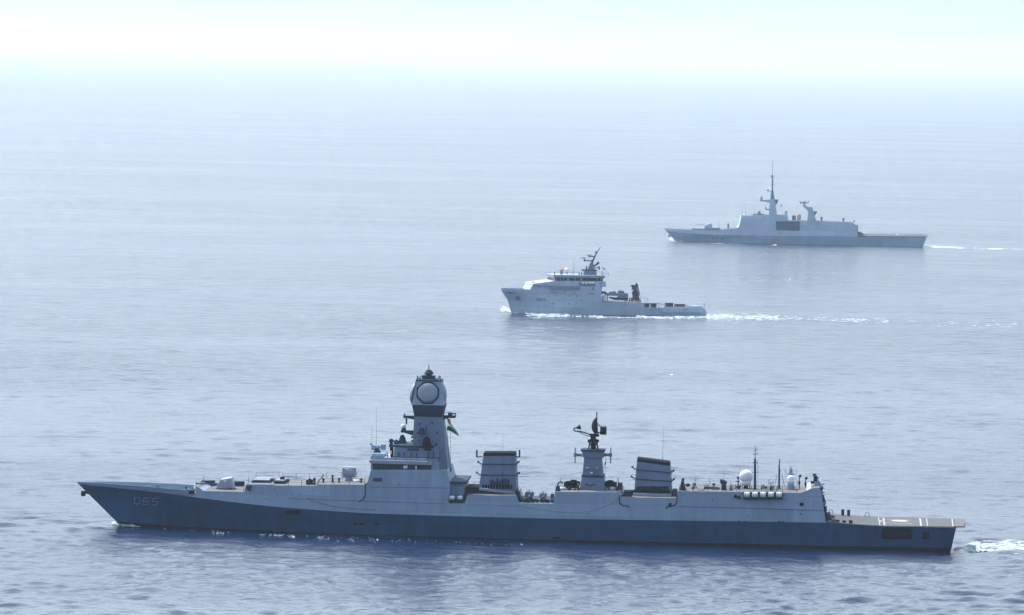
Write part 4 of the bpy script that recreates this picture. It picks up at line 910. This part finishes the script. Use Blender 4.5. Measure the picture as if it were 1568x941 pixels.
for x in (892.5, 898, 903.5, 908):
    mb = MB(); a = S.V(x - 2, 433, -6.9); b_ = S.V(x + 2, 433, -6.9); mb.cyl(a, b_, .42, .42, 12); mb.build('life_raft', 'white', S.root)
mb = MB(); S.box(mb, 906.8, 439.8, 909.4, 444, -6.9, -6.5); S.box(mb, 918.4, 433, 920, 435.6, -6.75, -6.5); S.box(mb, 901, 448.5, 910, 449.6, -7.12, -6.9); S.box(mb, 843, 446.5, 854, 447.5, -7.1, -6.8); mb.build_each('side_door', 'pale_dark', S.root)
mb = MB(); S.box(mb, 919.6, 437, 921.6, 460, -6.85, 6.7); mb.build('aft_bulkhead', 'pale_dark', S.root)
mb = MB()
for x, y in ((839.5, 452.5), (850.5, 452.5), (872, 453), (883, 453.2), (847, 464), (871, 464.8), (958, 466), (866, 446), (880, 448)): q = S.V(x, y, -slat(x, y) - .03); mb.cyl(q + Vector((0, .3, 0)), q, .28, .28, 10)
mb.build_each('scuttle', 'pale_dark', S.root)
mb = MB(); q = [S.V(x, y, -slat(x, y) - .05) for x, y in ((788.5, 453.5), (796, 453.5), (796.5, 458.5), (791.5, 459))]; mb.hexa(q, [p_ + Vector((0, .4, 0)) for p_ in q]); a = S.V(793, 456, -slat(793, 456) - .3); mb.cyl(a, a + Vector((.9, .1, -.5)), .3, .4, 8); mb.build('anchor', 'pale_dark', S.root)
mb = MB(); lat = slat
stroke(mb, S, lat, [(822, 460.2), (823.2, 456.2), (824.4, 460.2)], .5, .07); stroke(mb, S, lat, [(822.5, 459), (824, 459)], .5, .07)
stroke(mb, S, lat, [(828, 456.3), (825.7, 456.3), (825.7, 460.2), (828, 460.2), (828, 458.3), (825.8, 458.3)], .5, .07)
for x0 in (829.4, 833.2): stroke(mb, S, lat, [(x0, 456.4), (x0 + 2.2, 456.4), (x0 + 2.2, 458.3), (x0, 458.3), (x0, 460.2), (x0 + 2.2, 460.2)], .5, .07)
mb.build('pennant_number', 'grey_dark', S.root)
mb = MB(); S.box(mb, 776, 447.5, 789.5, 448.6, -3.2, -2.6)
for x in (815.5, 819): q = S.V(x, 434, -2); mb.cyl(q, q + Vector((0, 0, .7)), .35, .3, 8)
mb.build('bow_fittings', 'grey_dark', S.root)
zb_ = S.P(800, 447.5, -5)[1]
# roof gear
mb = MB(); q = S.V(859.6, 421.5, 0); mb.cyl(q, q + Vector((0, 0, 1.5)), .75, .35, 12); mb.ball(q + Vector((0, 0, 1.7)), .45, n=10, m_=6); rg_ = mb.build('remote_gun', 'grey', S.root)
mb = MB(); a = q + Vector((0, 0, 1.8)); mb.cyl(a, a + Vector((-.9, 0, .35)), .12, n=8); mb.cyl(a + Vector((.4, -.1, 0)), a + Vector((.4, -.1, .7)), .13, n=6); mb.box(a.x - .5, a.x + .5, -.6, -.4, a.z - .3, a.z + .2); mb.build('gun_cover', 'orange', rg_)
mb = MB(); q = S.V(869, 413, 0); mb.ball(q, .66, n=16, m_=10); sd2 = mb.build('radome', 'white', S.root, True)
mb = MB(); mb.cyl(q - Vector((0, 0, .6)), S.V(869, 421.5, 0), .12, .18, 8); mb.build('radome_post', 'grey', sd2)
whip(S, 878.5, 421, 393, -3, S.root, .3, .07); whip(S, 922, 421, 404, -3, S.root, .3, .06); whip(S, 848.8, 421, 413, 3, S.root, 0, .06)
for x, y in ((849.5, 417), (887, 417.5), (890.5, 417)):
    mb = MB(); q = S.V(x, 421.5, -4); mb.cyl(q, S.V(x, y, -4), .15, .2, 8); mb.build('search_lamp', 'grey_dark', S.root)
mb = MB(); S.frus(mb, (892.5, 914, 422, 2.4), (896, 913, 413.3, 2.0)); S.frus(mb, (899.5, 911, 413.4, 1.2), (904.5, 908.5, 401, .5)); ms = mb.build('mast', 'pale_dark', S.root)
mb = MB(); S.box(mb, 894.5, 412.9, 915, 413.9, -2.2, 2.2); S.box(mb, 910, 409.5, 919, 410.6, -1, 1); S.box(mb, 917, 407, 918.4, 413, -.4, .4); mb.cyl(S.V(906, 403, 0), S.V(912, 390, 0), .35, .22, 8); mb.cyl(S.V(912, 390, 0), S.V(919.5, 377.5, 0), .2, .1, 8); mb.cyl(S.V(914, 386, 0), S.V(912.5, 385, 0), .15, n=6)
mb.cyl(S.V(912.4, 387, 0), S.V(912.4, 384.5, 0), .25, n=6)
mb.cyl(S.V(909.5, 407.5, 0), S.V(916.8, 401.5, 0), .25, .45, 8); mb.cyl(S.V(915, 382.5, -.9), S.V(915, 382.5, .9), .08, n=5)
for y, xl in ((399, 894.8), (392.5, 902)): a = S.V(907.5 if y > 395 else 911, y, 0); b_ = S.V(xl, y - .6, 0); mb.cyl(a, b_, .22, .15, 8); mb.cyl(b_ + Vector((0, 0, -.4)), b_ + Vector((0, 0, .5)), .25, .2, 8)
mb.cyl(S.V(897.5, 413, 0), S.V(898.8, 405.5, 0), .3, .1, 8)
mb.build('pole', 'grey_dark', ms)
for x0, x1, y in ((888.5, 898, 394.5), (897, 906, 390)):
    mb = MB(); a = S.V(x0, y, 0); b_ = S.V(x1, y, 0); mb.cyl(a, b_, .11, n=6); mb.cyl(a.lerp(b_, .6), a.lerp(b_, .6) - Vector((0, 0, .7)), .12, n=6); mb.build('radar_bar', 'grey_dark', ms)
mb = MB(); q = [S.V(x, y, -1) for x, y in ((922.5, 409.5), (925, 410), (928, 413.3), (925, 412.3))]; mb.hexa(q, [p_ + Vector((0, .05, 0)) for p_ in q]); mb.build('flag', 'grey_dark', S.root)
# work deck
zdk = S.P(940, 461, -6.8)[1]
mb = MB(); S.box(mb, 922, 446, 928, 449.6, -5, -3.4); S.box(mb, 923, 451, 929, 459.5, -5.6, -4.8, 1); mb.build('deck_locker', ['grey_dark', 'white'], S.root)
mb = MB(); S.box(mb, 930, 448.5, 961.5, 452.5, -5.3, -1.2); S.prism(mb, [(946, 452.5), (961.5, 452.5), (961.5, 460.5), (957, 460.5), (955, 456), (946, 455)], -5.3, -4.8); S.box(mb, 959, 449, 962, 460.8, -5.4, -1); S.box(mb, 930, 451, 931.5, 460, -5.2, -4.8); mb.build('boat_gantry', 'pale_dark', S.root)
mb = MB(); a = S.V(940, 447.7, -3.5); mb.ball(a, .85, .8, .5, n=12, m_=8); S.box(mb, 934, 446.5, 937, 448.8, -4, -3)
for x in (948.5, 951, 955): mb.cyl(S.V(x, 449, -3.5), S.V(x - .8, 442 + random.uniform(0, 4), -3.5), .2, n=6)
S.box(mb, 947, 446, 956, 449, -4, -2.5); mb.build('gantry_gear', 'grey_dark', S.root)
rb = empty('workboat', S.world(S.Z(940, -4.6, zdk + .5)), S.psi); tag(rb, 'small dark workboat stowed under the gantry on the pale support ship deck', 'boat')
def boat_mesh():
    mb = MB(); L_ = 6.4
    for sgn in (-1, 1): mb.tube([(-L_ / 2, 0, .75), (-L_ / 2 + .8, sgn * .7, .6), (-L_ / 4, sgn * .95, .5), (L_ / 2, sgn * 1.0, .48)], .26, 8)
    h_ = MB(); rows = [(-L_ / 2 + .2, .1, .5, .4), (-L_ / 4, .8, .35, -.15), (L_ / 2 - .1, .9, .35, -.2)]
    vs = []; 
    for x, hw, zt, zk in rows: vs += [(x, -hw, zt), (x, 0, zk), (x, hw, zt)]
    h_.add(vs, [[0, 3, 4, 1], [1, 4, 5, 2], [3, 6, 7, 4], [4, 7, 8, 5], [0, 3, 5, 2], [3, 6, 8, 5], [6, 7, 8], [0, 1, 2]])
    return mb, h_
a_, h_ = boat_mesh(); a_.build('tube', 'grey_dark', rb, True); h_.build('hull', 'grey', rb)
mb = MB(); mb.frus((-.2, .7, -.35, .35, .35), (0, .5, -.25, .25, 1.2)); mb.build('console', 'grey_dark', rb)
mb = MB(); mb.frus((3.0, 3.5, -.25, .25, .2), (3.0, 3.4, -.2, .2, 1.3)); mb.build('engine', 'black', rb)
mb = MB(); S.frus(mb, (972, 980.5, 461.5, .9), (969, 976.5, 447, .8), -3); mb.cyl(S.V(974, 447, -3), S.V(969.5, 437, -3), .55, .6, 10); mb.cyl(S.V(978, 452, -2.4), S.V(974.5, 436, -2.4), .55, .5, 10); mb.ball(S.V(974.5, 435.5, -2.4), .55, n=10, m_=6)
for i in range(4): S.box(mb, 967 + i * 1.2, 436 + i * 4.5, 971 + i * 1.2, 439 + i * 4.5, -3.6, -2.6)
cr = mb.build('deck_crane', 'grey_dark', S.root)
mb = MB(); a = S.V(978, 451, -2.95); b_ = S.V(975, 440, -2.95); mb.cyl(a, b_, .3, .3, 8); mb.build('hydraulic_ram', 'grey_light', cr)
mb = MB(); S.box(mb, 972, 459.3, 982, 461.8, -4.2, -1.6); mb.build('crane_base', 'orange', cr)
mb = MB()
for x in (964, 966.8, 968.8): S.box(mb, x, 454 + random.uniform(0, 3), x + 1.2, 461.6, -5, -4.2)
mb.build_each('deck_winch', 'grey_dark', S.root)
rail(S, 'railing', [S.Z(928, -6.7, zdk - .1), S.Z(985, -6.7, zdk - .1)], S.root, h=1.0, step=2.4); rail(S, 'railing', [S.Z(928, 6.7, zdk), S.Z(985, 6.7, zdk)], S.root, h=1.0, step=2.4)
# low stern: side frames, rails and cargo
mb = MB()
for x0, x1 in ((986.5, 987.4), (994.5, 996.8), (1005, 1006), (1008.3, 1009.3)): S.box(mb, x0, 464, x1, 471.3, -6.6, -6.2)
S.box(mb, 986.3, 463.2, 1009.3, 464.3, -6.6, -6.2); mb.cyl(S.V(1009, 464, -6.4), S.V(1019, 467, -6.4), .18, n=6)
mb.build('side_frame', 'pale', S.root)
def cargo(x0, x1, y0, y1, label, mat='grey_dark'):
    l0 = -4.6; a = S.P(x0, y1, l0); b = S.P(x1, y0, l0); cx = (a[0] + b[0]) / 2; r_ = empty('cargo_container', S.world(Vector((cx, l0 + 1.2, a[1]))), S.psi)
    tag(r_, label, 'container', 'cargo on the low stern deck'); hw = (b[0] - a[0]) / 2; h_ = b[1] - a[1]
    mb = MB(); mb.box(-hw, hw, -1.2, 1.2, 0, h_); n = int(hw * 2 / .6)
    for i in range(n): x = -hw + .15 + i * .6; mb.box(x, x + .25, -1.26, -1.2, .15, h_ - .15)
    mb.build('shell', mat, r_); mb = MB()
    for sx in (-1, 1):
        for sy in (-1, 1): mb.box(sx * hw - .08, sx * hw + .08, sy * 1.2 - .09, sy * 1.2 + .09, -.02, h_ + .05)
    mb.build_each('corner_post', mat, r_)
cargo(988, 994, 464.6, 473, 'small dark container furthest forward on the low stern deck, beside the hull step')
cargo(997, 1005, 464.6, 473, 'dark container on the low stern deck just behind the side frame post')
cargo(1021, 1030.5, 463.8, 473, 'dark open container amid the low stern deck, first one aft of the side frame')
cargo(1035, 1049, 465.2, 473, 'long pale-brown container on the low stern deck, rearmost of the cargo', 'deck')
mb = MB(); S.prism(mb, [(1014.5, 471.4), (1017, 469.3), (1066, 470), (1076, 470.4), (1080.5, 474), (1080.5, 478), (1014.5, 478)], -6.9, -6.6); mb.build('stern_bulwark', 'pale', S.root)
mb = MB(); mb.cyl(S.V(1079, 470.5, 0), S.V(1078.3, 465, 0), .12, n=6); mb.ball(S.V(1078.3, 465.5, 0), .3, n=8, m_=6); S.box(mb, 1062, 469, 1075, 471.5, -5, 5)
for x in (996, 1021, 1046): S.box(mb, x, 473.6, x + (3.5 if x < 1040 else 7), 474.6, -7.0, -6.9)
mb.build('stern_fittings', 'pale_dark', S.root)

# ================================================================ FRIGATE
G = Ship('frigate', (1034, 369), (1413, 378), 6.5, None)
tag(G.root, 'long pale frigate furthest away in the haze with slim pole mast and flat hangar', 'warship', 'warships in formation')
GK = [(1017, 350, .15), (1027, 353.5, 1.2), (1050, 356.3, 3.2), (1085, 358.7, 5.6), (1130, 359.8, 7.2), (1188, 360.6, 7.6), (1312, 362, 7.6), (1360, 362.4, 7.4), (1419, 363, 7.0)]
GB = [(1034, 369, .1), (1060, 370.3, 2.2), (1100, 371.7, 4.6), (1150, 373.3, 6.4), (1220, 375.3, 6.6), (1330, 377, 6.6), (1413, 378.2, 6.3)]
mb = MB(); cols = [1017 + i * 4 for i in range(40)] + [1180 + i * 10 for i in range(24)] + [1419]
G.loft(mb, [GK, midline(GK, GB, .5, 1026, .1), GB], cols, 1120, 1380, [0, 0, 0, 1], z_bottom=-3.5); mb.build('hull', ['pale_hull_painted_shade', 'boot', 'deck'], G.root)
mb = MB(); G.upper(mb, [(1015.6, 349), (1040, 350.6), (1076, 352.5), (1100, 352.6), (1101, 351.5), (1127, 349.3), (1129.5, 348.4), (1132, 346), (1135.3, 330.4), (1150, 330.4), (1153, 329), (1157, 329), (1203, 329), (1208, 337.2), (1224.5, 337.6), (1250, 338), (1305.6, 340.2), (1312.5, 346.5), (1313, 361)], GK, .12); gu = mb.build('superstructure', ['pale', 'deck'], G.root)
mb = MB(); G.prism(mb, [(1188.5, 338.3), (1224.5, 338.6), (1224.5, 353), (1188.5, 352)], -7.42, -6.4); mb.build('recess_screen', 'screen', gu)
mb = MB(); G.box(mb, 1135.8, 330.6, 1153, 332.6, -4.9, 4.9); G.box(mb, 1156, 333.5, 1164, 335.5, -5.3, 4); mb.build('bridge_windows', 'glass', gu)
mb = MB(); G.prism(mb, [(1081, 353.3), (1082, 351.2), (1101, 352.8), (1104, 348.5), (1092, 348.6)], -4.6, -4.0); G.box(mb, 1059, 350, 1101, 352.5, -2, 2); mb.build('breakwater', 'grey_light', G.root)
mb = MB(); G.prism(mb, [(1077.5, 350.5), (1079.5, 345.5), (1085.5, 341.8), (1090, 341.5), (1091.3, 350.3)], -1.5, 1.5); gg = mb.build('gun_turret', 'pale', G.root)
mb = MB(); mb.cyl(G.V(1080.5, 344.6, 0), G.V(1066.3, 342.6, 0), .22, .14, 8); mb.build('gun_barrel', 'grey', gg)
mb = MB(); a = G.V(1115.2, 349.5, 0); b_ = G.V(1115.2, 342.7, 0); mb.cyl(a, b_, .5, .45, 10); mb.ball(b_, .5, n=10, m_=6); mb.build('sensor_post', 'pale_dark', G.root)
for px, y0, y1, lt in ((1100.7, 347, 321, 0), (1136.5, 330, 304, -2), (1141.6, 330, 304, 2), (1400, 360, 352, 0)): whip(G, px, y0, y1, lt, G.root, .5, .07, 'pale_dark')
mb = MB(); mb.ball(G.V(1140, 329, -1), .7, .7, .4); mb.build('radome', 'white', G.root, True)
mb = MB(); a = G.V(1162.5, 329.5, 0); mb.cyl(a, a + Vector((0, 0, 1.6)), 1.3, .8, 12); mb.cyl(a + Vector((0, 0, 1.5)), a + Vector((0, 0, 2.2)), .45, .45, 8); G.box(mb, 1153.5, 326.5, 1157, 329.3, -1, 1); G.box(mb, 1158, 327, 1170, 329.4, -2, 2); mb.build('gunfire_radar', 'pale_dark', G.root)
mb = MB(); G.frus(mb, (1177, 1190, 330, 2.2), (1179.3, 1186.3, 304, 1.1)); gm = mb.build('main_mast', 'pale', G.root)
mb = MB(); G.frus(mb, (1179.5, 1186, 304.2, 1.0), (1181.7, 1184, 291, .4)); mb.cyl(G.V(1182.8, 291, 0), G.V(1182.8, 268, 0), .35, .25, 8); mb.cyl(G.V(1182.8, 268, 0), G.V(1183.3, 247, 0), .12, .07, 6); mb.ball(G.V(1181.8, 269.5, 0), .6, n=10, m_=6); mb.ball(G.V(1183, 277, 0), .5, n=10, m_=6)
mb.cyl(G.V(1183, 272, 0), G.V(1186.5, 270, 0), .1, n=6); mb.cyl(G.V(1186.5, 270, 0), G.V(1186.5, 266.5, 0), .1, n=6); mb.cyl(G.V(1178, 283, 0), G.V(1187, 282.5, 0), .12, n=6); mb.cyl(G.V(1176, 291.7, 0), G.V(1182, 293, 0), .15, n=6); mb.ball(G.V(1175.7, 290.8, 0), .45, n=8, m_=6); mb.cyl(G.V(1181.5, 253.5, 0), G.V(1185, 253.5, 0), .07, n=5)
mb.build('pole', 'pale_dark', gm)
mb = MB(); G.prism(mb, [(1163.8, 305.8), (1180, 305), (1180, 310.8), (1176, 310), (1170, 308.3), (1164, 308.3)], -.9, .9); G.box(mb, 1164.4, 301, 1168, 306, -.7, .7); mb.build('platform', 'pale', gm)
mb = MB(); G.prism(mb, [(1185.5, 305), (1192, 305), (1190.2, 311), (1187, 315), (1186.5, 306)], -.9, .9); G.prism(mb, [(1172, 320), (1178, 319), (1178, 321.5), (1173, 321)], -.6, .6); G.box(mb, 1172, 316, 1173.6, 320, -.4, .4); mb.build('ledge', 'pale_dark', gm)
mb = MB(); q = [G.V(x, y, -1) for x, y in ((1195.5, 314), (1197.5, 312.5), (1197, 315), (1196, 316))]; mb.hexa(q, [p_ + Vector((0, .05, 0)) for p_ in q]); mb.cyl(G.V(1190, 306, -1), G.V(1199, 328, -1), .04, n=4); mb.build('signal_flag', 'pale_dark', G.root)
mb = MB(); G.frus(mb, (1200.5, 1207.5, 338, 1.6), (1201.8, 1205.5, 327, 1.0)); a = G.V(1203.7, 325, 0); mb.cyl(a + Vector((0, -.4, 0)), a + Vector((0, .4, 0)), .85, .85, 14); mb.build('satellite_dish', 'pale', G.root)
mb = MB(); G.frus(mb, (1212.5, 1219, 338, 1.4), (1213.3, 1218.3, 329.3, 1.2)); mb.build('funnel', 'pale_dark', G.root)
mb = MB(); G.prism(mb, [(1220.5, 336), (1220.5, 329), (1222.5, 327.5), (1226, 328), (1227, 330.5), (1226.5, 335.5), (1224, 336.5)], -1.2, 1.2); mb.cyl(G.V(1223.5, 338, 0), G.V(1223.5, 335, 0), .5, n=8); mb.build('covered_gear', 'peach', G.root)
mb = MB(); G.prism(mb, [(1236, 338), (1237.5, 323), (1229.8, 315), (1229.5, 313.5), (1233, 314), (1236.7, 316.2), (1243.7, 316.4), (1245.8, 323.5), (1250, 338)], -1.5, 1.5); ga = mb.build('aft_mast', 'pale', G.root)
mb = MB(); G.prism(mb, [(1244.5, 323), (1252, 323.2), (1248.3, 329.3), (1246.5, 328)], -1, 1); mb.build('ledge', 'pale_dark', ga)
mb = MB(); mb.cyl(G.V(1232, 314, 0), G.V(1232, 311, 0), .5, .4, 8); a = G.V(1225.5, 309.7, 0); b_ = G.V(1238, 309.7, 0); mb.cyl(a, b_, .42, .42, 8); G.box(mb, 1224.6, 306.8, 1226, 311.3, -1.6, 1.6); G.box(mb, 1237, 306.8, 1238.4, 311.3, -1.6, 1.6); G.box(mb, 1229, 307.8, 1234, 311.5, -1.2, 1.2); mb.build('search_radar', 'pale', ga)
for x, y, r_ in ((1258, 333.5, .65), (1291.3, 335, .65), (1308, 338, .45)):
    mb = MB(); q = G.V(x, y, -2); mb.ball(q, r_, n=10, m_=6); mb.cyl(G.V(x, 340.5, -2), q, r_ * .6, r_ * .5, 8); mb.build('deck_sensor', 'pale_dark', G.root)
mb = MB()
for i in range(6): y = 344 + i * 2.7; G.box(mb, 1311.5 + i * .15, y, 1313.8 + random.uniform(0, 1.2), y + 1.8, -4, -1)
G.prism(mb, [(1313, 360), (1313, 355), (1318, 354.3), (1322, 357.5), (1325, 360)], -4, -2); mb.build('hangar_end_gear', 'pale_dark', G.root)
zg = G.P(1380, 362.3, -7.2)[1]
mb = MB(); gn = [(1313, 361.3, -7.6), (1360, 361.8, -7.5), (1421, 362.2, -7.1)]; a = [G.V(x, y, lt) for x, y, lt in gn]; b_ = [Vector((q.x, -q.y, q.z)) for q in a]
for i in range(2): mb.hexa([a[i], a[i + 1], b_[i + 1], b_[i]], [q + Vector((0, 0, .15)) for q in (a[i], a[i + 1], b_[i + 1], b_[i])])
gf = mb.build('flight_deck', 'deck', G.root)
for sgn in (-1, 1):
    mb = MB()
    for q in (a if sgn < 0 else b_)[:1]: pass
    p0, p1 = (a[0], a[2]) if sgn < 0 else (b_[0], b_[2]); n = 18
    for i in range(n + 1): q = p0.lerp(p1, i / n) + Vector((0, 0, .1)); mb.cyl(q, q + Vector((0, sgn * .25, .8)), .06, n=5)
    for zz in (.45, .85): mb.cyl(p0 + Vector((0, sgn * .2, zz)), p1 + Vector((0, sgn * .2, zz)), .05, n=5)
    mb.build('safety_net', 'pale_dark', gf)
mb = MB()
for x, lt in ((1362, -2), (1373, 1), (1384, 3)): q = G.V(x, 359.6, lt); mb.box(q.x - .3, q.x + .3, lt - .3, lt + .3, a[1].z + .16, a[1].z + 1.0)
mb.build_each('deck_light', 'white', gf)
def glat(px, py):
    a = interp(GK, px); b = interp(GB, px); t = min(1, max(0, (py - a[0]) / (b[0] - a[0]))); return a[1] + (b[1] - a[1]) * (t * 1.05)
mb = MB()
stroke(mb, G, glat, [(1093.6, 362.2), (1091, 362.2), (1091, 366.6)], .6, .1); stroke(mb, G, glat, [(1091, 364.3), (1093, 364.3)], .6, .1)
stroke(mb, G, glat, [(1097.2, 362.4), (1100, 362.4), (1098.4, 366.8)], .6, .1)
stroke(mb, G, glat, [(1103, 362.6), (1103, 366.9)], .6, .1)
stroke(mb, G, glat, [(1105.6, 362.6), (1108.4, 362.6), (1108.4, 364.7), (1105.6, 364.8), (1105.6, 367), (1108.6, 367)], .6, .1)
mb.build('pennant_number', 'pale_dark', G.root)
mb = MB(); q = G.V(1024.3, 361, -.5); mb.ball(q, .55, n=8, m_=6); mb.cyl(q, q + Vector((1, 0, .8)), .3, n=6); mb.build('anchor', 'pale_dark', G.root)
for x, y in ((1196, 355.5), (1150, 367)): 
    mb = MB(); G.box(mb, x, y, x + 1.6, y + 1.6, -glat(x, max(y, 362)) - .1, -6); mb.build('scuttle', 'pale_dark', G.root)

# ================================================================ foam
M['foam'] = paint('sea_foam', (0.52, 0.61, 0.65), 0.9, 0.03)
def fleck(mb, c, sx, sy, sz, rot):
    n = 6; vs = []; ca, sa = math.cos(rot), math.sin(rot)
    for i in range(n):
        a = 2 * PI * i / n; r_ = random.uniform(.65, 1.2); x = math.cos(a) * sx * r_; y = math.sin(a) * sy * r_
        vs.append((c[0] + x * ca - y * sa, c[1] + x * sa + y * ca, c[2]))
    vs.append((c[0], c[1], c[2] + sz)); mb.add(vs, [[i, (i + 1) % n, n] for i in range(n)])
def foam(name, label, ship, spec):
    mb = MB()
    for pts, nn, spread, size, hgt in spec:     # pts pixel polyline on the water
        for _ in range(nn):
            k = random.random() * (len(pts) - 1); i = int(k); f_ = k - i; x = pts[i][0] + (pts[i + 1][0] - pts[i][0]) * f_; y = pts[i][1] + (pts[i + 1][1] - pts[i][1]) * f_
            sp = spread[0] + (spread[1] - spread[0]) * (k / (len(pts) - 1)); y += random.gauss(0, sp * .5)
            q = water(x, y); s_ = size * random.uniform(.35, 1.3); z = random.random() ** 2 * hgt
            fleck(mb, (q.x, q.y, .02 + z), s_ * random.uniform(1, 2.2), s_, .02 + s_ * .12, random.uniform(-.3, .3))
    return tag(mb.build(name, 'foam'), label, None, None, 'stuff')
foam('wake_foam', 'white wake and splashes beside the foreground destroyer', D, [
    ([(1482, 837), (1500, 835), (1540, 835), (1575, 837)], 620, (5, 9), .33, .2),
    ([(1484, 841.5), (1520, 841), (1575, 842)], 380, (3, 4), .3, .1),
    ([(1462, 841), (1472, 838.5), (1486, 837)], 130, (2, 5), .22, .15), ([(1482, 836), (1492, 835), (1500, 835)], 120, (3, 5), .3, .3),
    ([(172, 801), (182, 804), (205, 805)], 70, (2, 1.5), .22, .3), ([(182, 804.5), (215, 806.5)], 40, (1.2, 1), .2, .15),
    ([(325, 815), (350, 817)], 20, (2, 2), .15, .1), ([(395, 817.5), (450, 821)], 40, (2, 2), .15, .1),
    ([(470, 822), (580, 827)], 50, (4, 4), .11, .05), ([(600, 827), (800, 834)], 40, (3, 3), .1, .04), ([(250, 809), (300, 812.5)], 20, (1, 1), .11, .05)])
foam('wake_foam', 'white bow wave and long wake of the small support ship', S, [
    ([(768, 473.5), (775, 474), (783, 477.5), (792, 480)], 220, (3, 1.5), .45, .5),
    ([(805, 478), (820, 481), (845, 483), (870, 483.5)], 750, (5, 3), .45, .7), ([(870, 483.5), (905, 484.5), (925, 485)], 150, (2.4, 1.5), .4, .3),
    ([(925, 485.5), (985, 486.5)], 45, (1.2, 1.2), .4, .1), ([(975, 484.5), (1010, 486.5), (1050, 486), (1085, 484.5)], 260, (2, 3), .45, .2),
    ([(1083, 485), (1130, 485), (1190, 486.5)], 560, (5, 4), .42, .1), ([(1190, 486.5), (1280, 489), (1360, 491)], 260, (3.5, 4), .36, .05),
    ([(1360, 491), (1470, 495), (1575, 497)], 90, (5, 6), .36, .03)])
foam('wake_foam', 'thin white wake of the distant hazy frigate', G, [
    ([(1026, 366), (1032, 368.5), (1046, 369.5)], 90, (2, 1), .5, .6), ([(1090, 372), (1130, 373)], 15, (.8, .8), .4, .1), ([(1178, 374.5), (1190, 375)], 8, (.8, .8), .5, .2),
    ([(1418, 377.5), (1445, 378), (1475, 379.5)], 190, (1.2, 1.2), .6, .1), ([(1514, 380.8), (1535, 381)], 50, (.8, .8), .6, .1), ([(1475, 379.5), (1575, 382)], 50, (1.2, 1.2), .5, .05)])
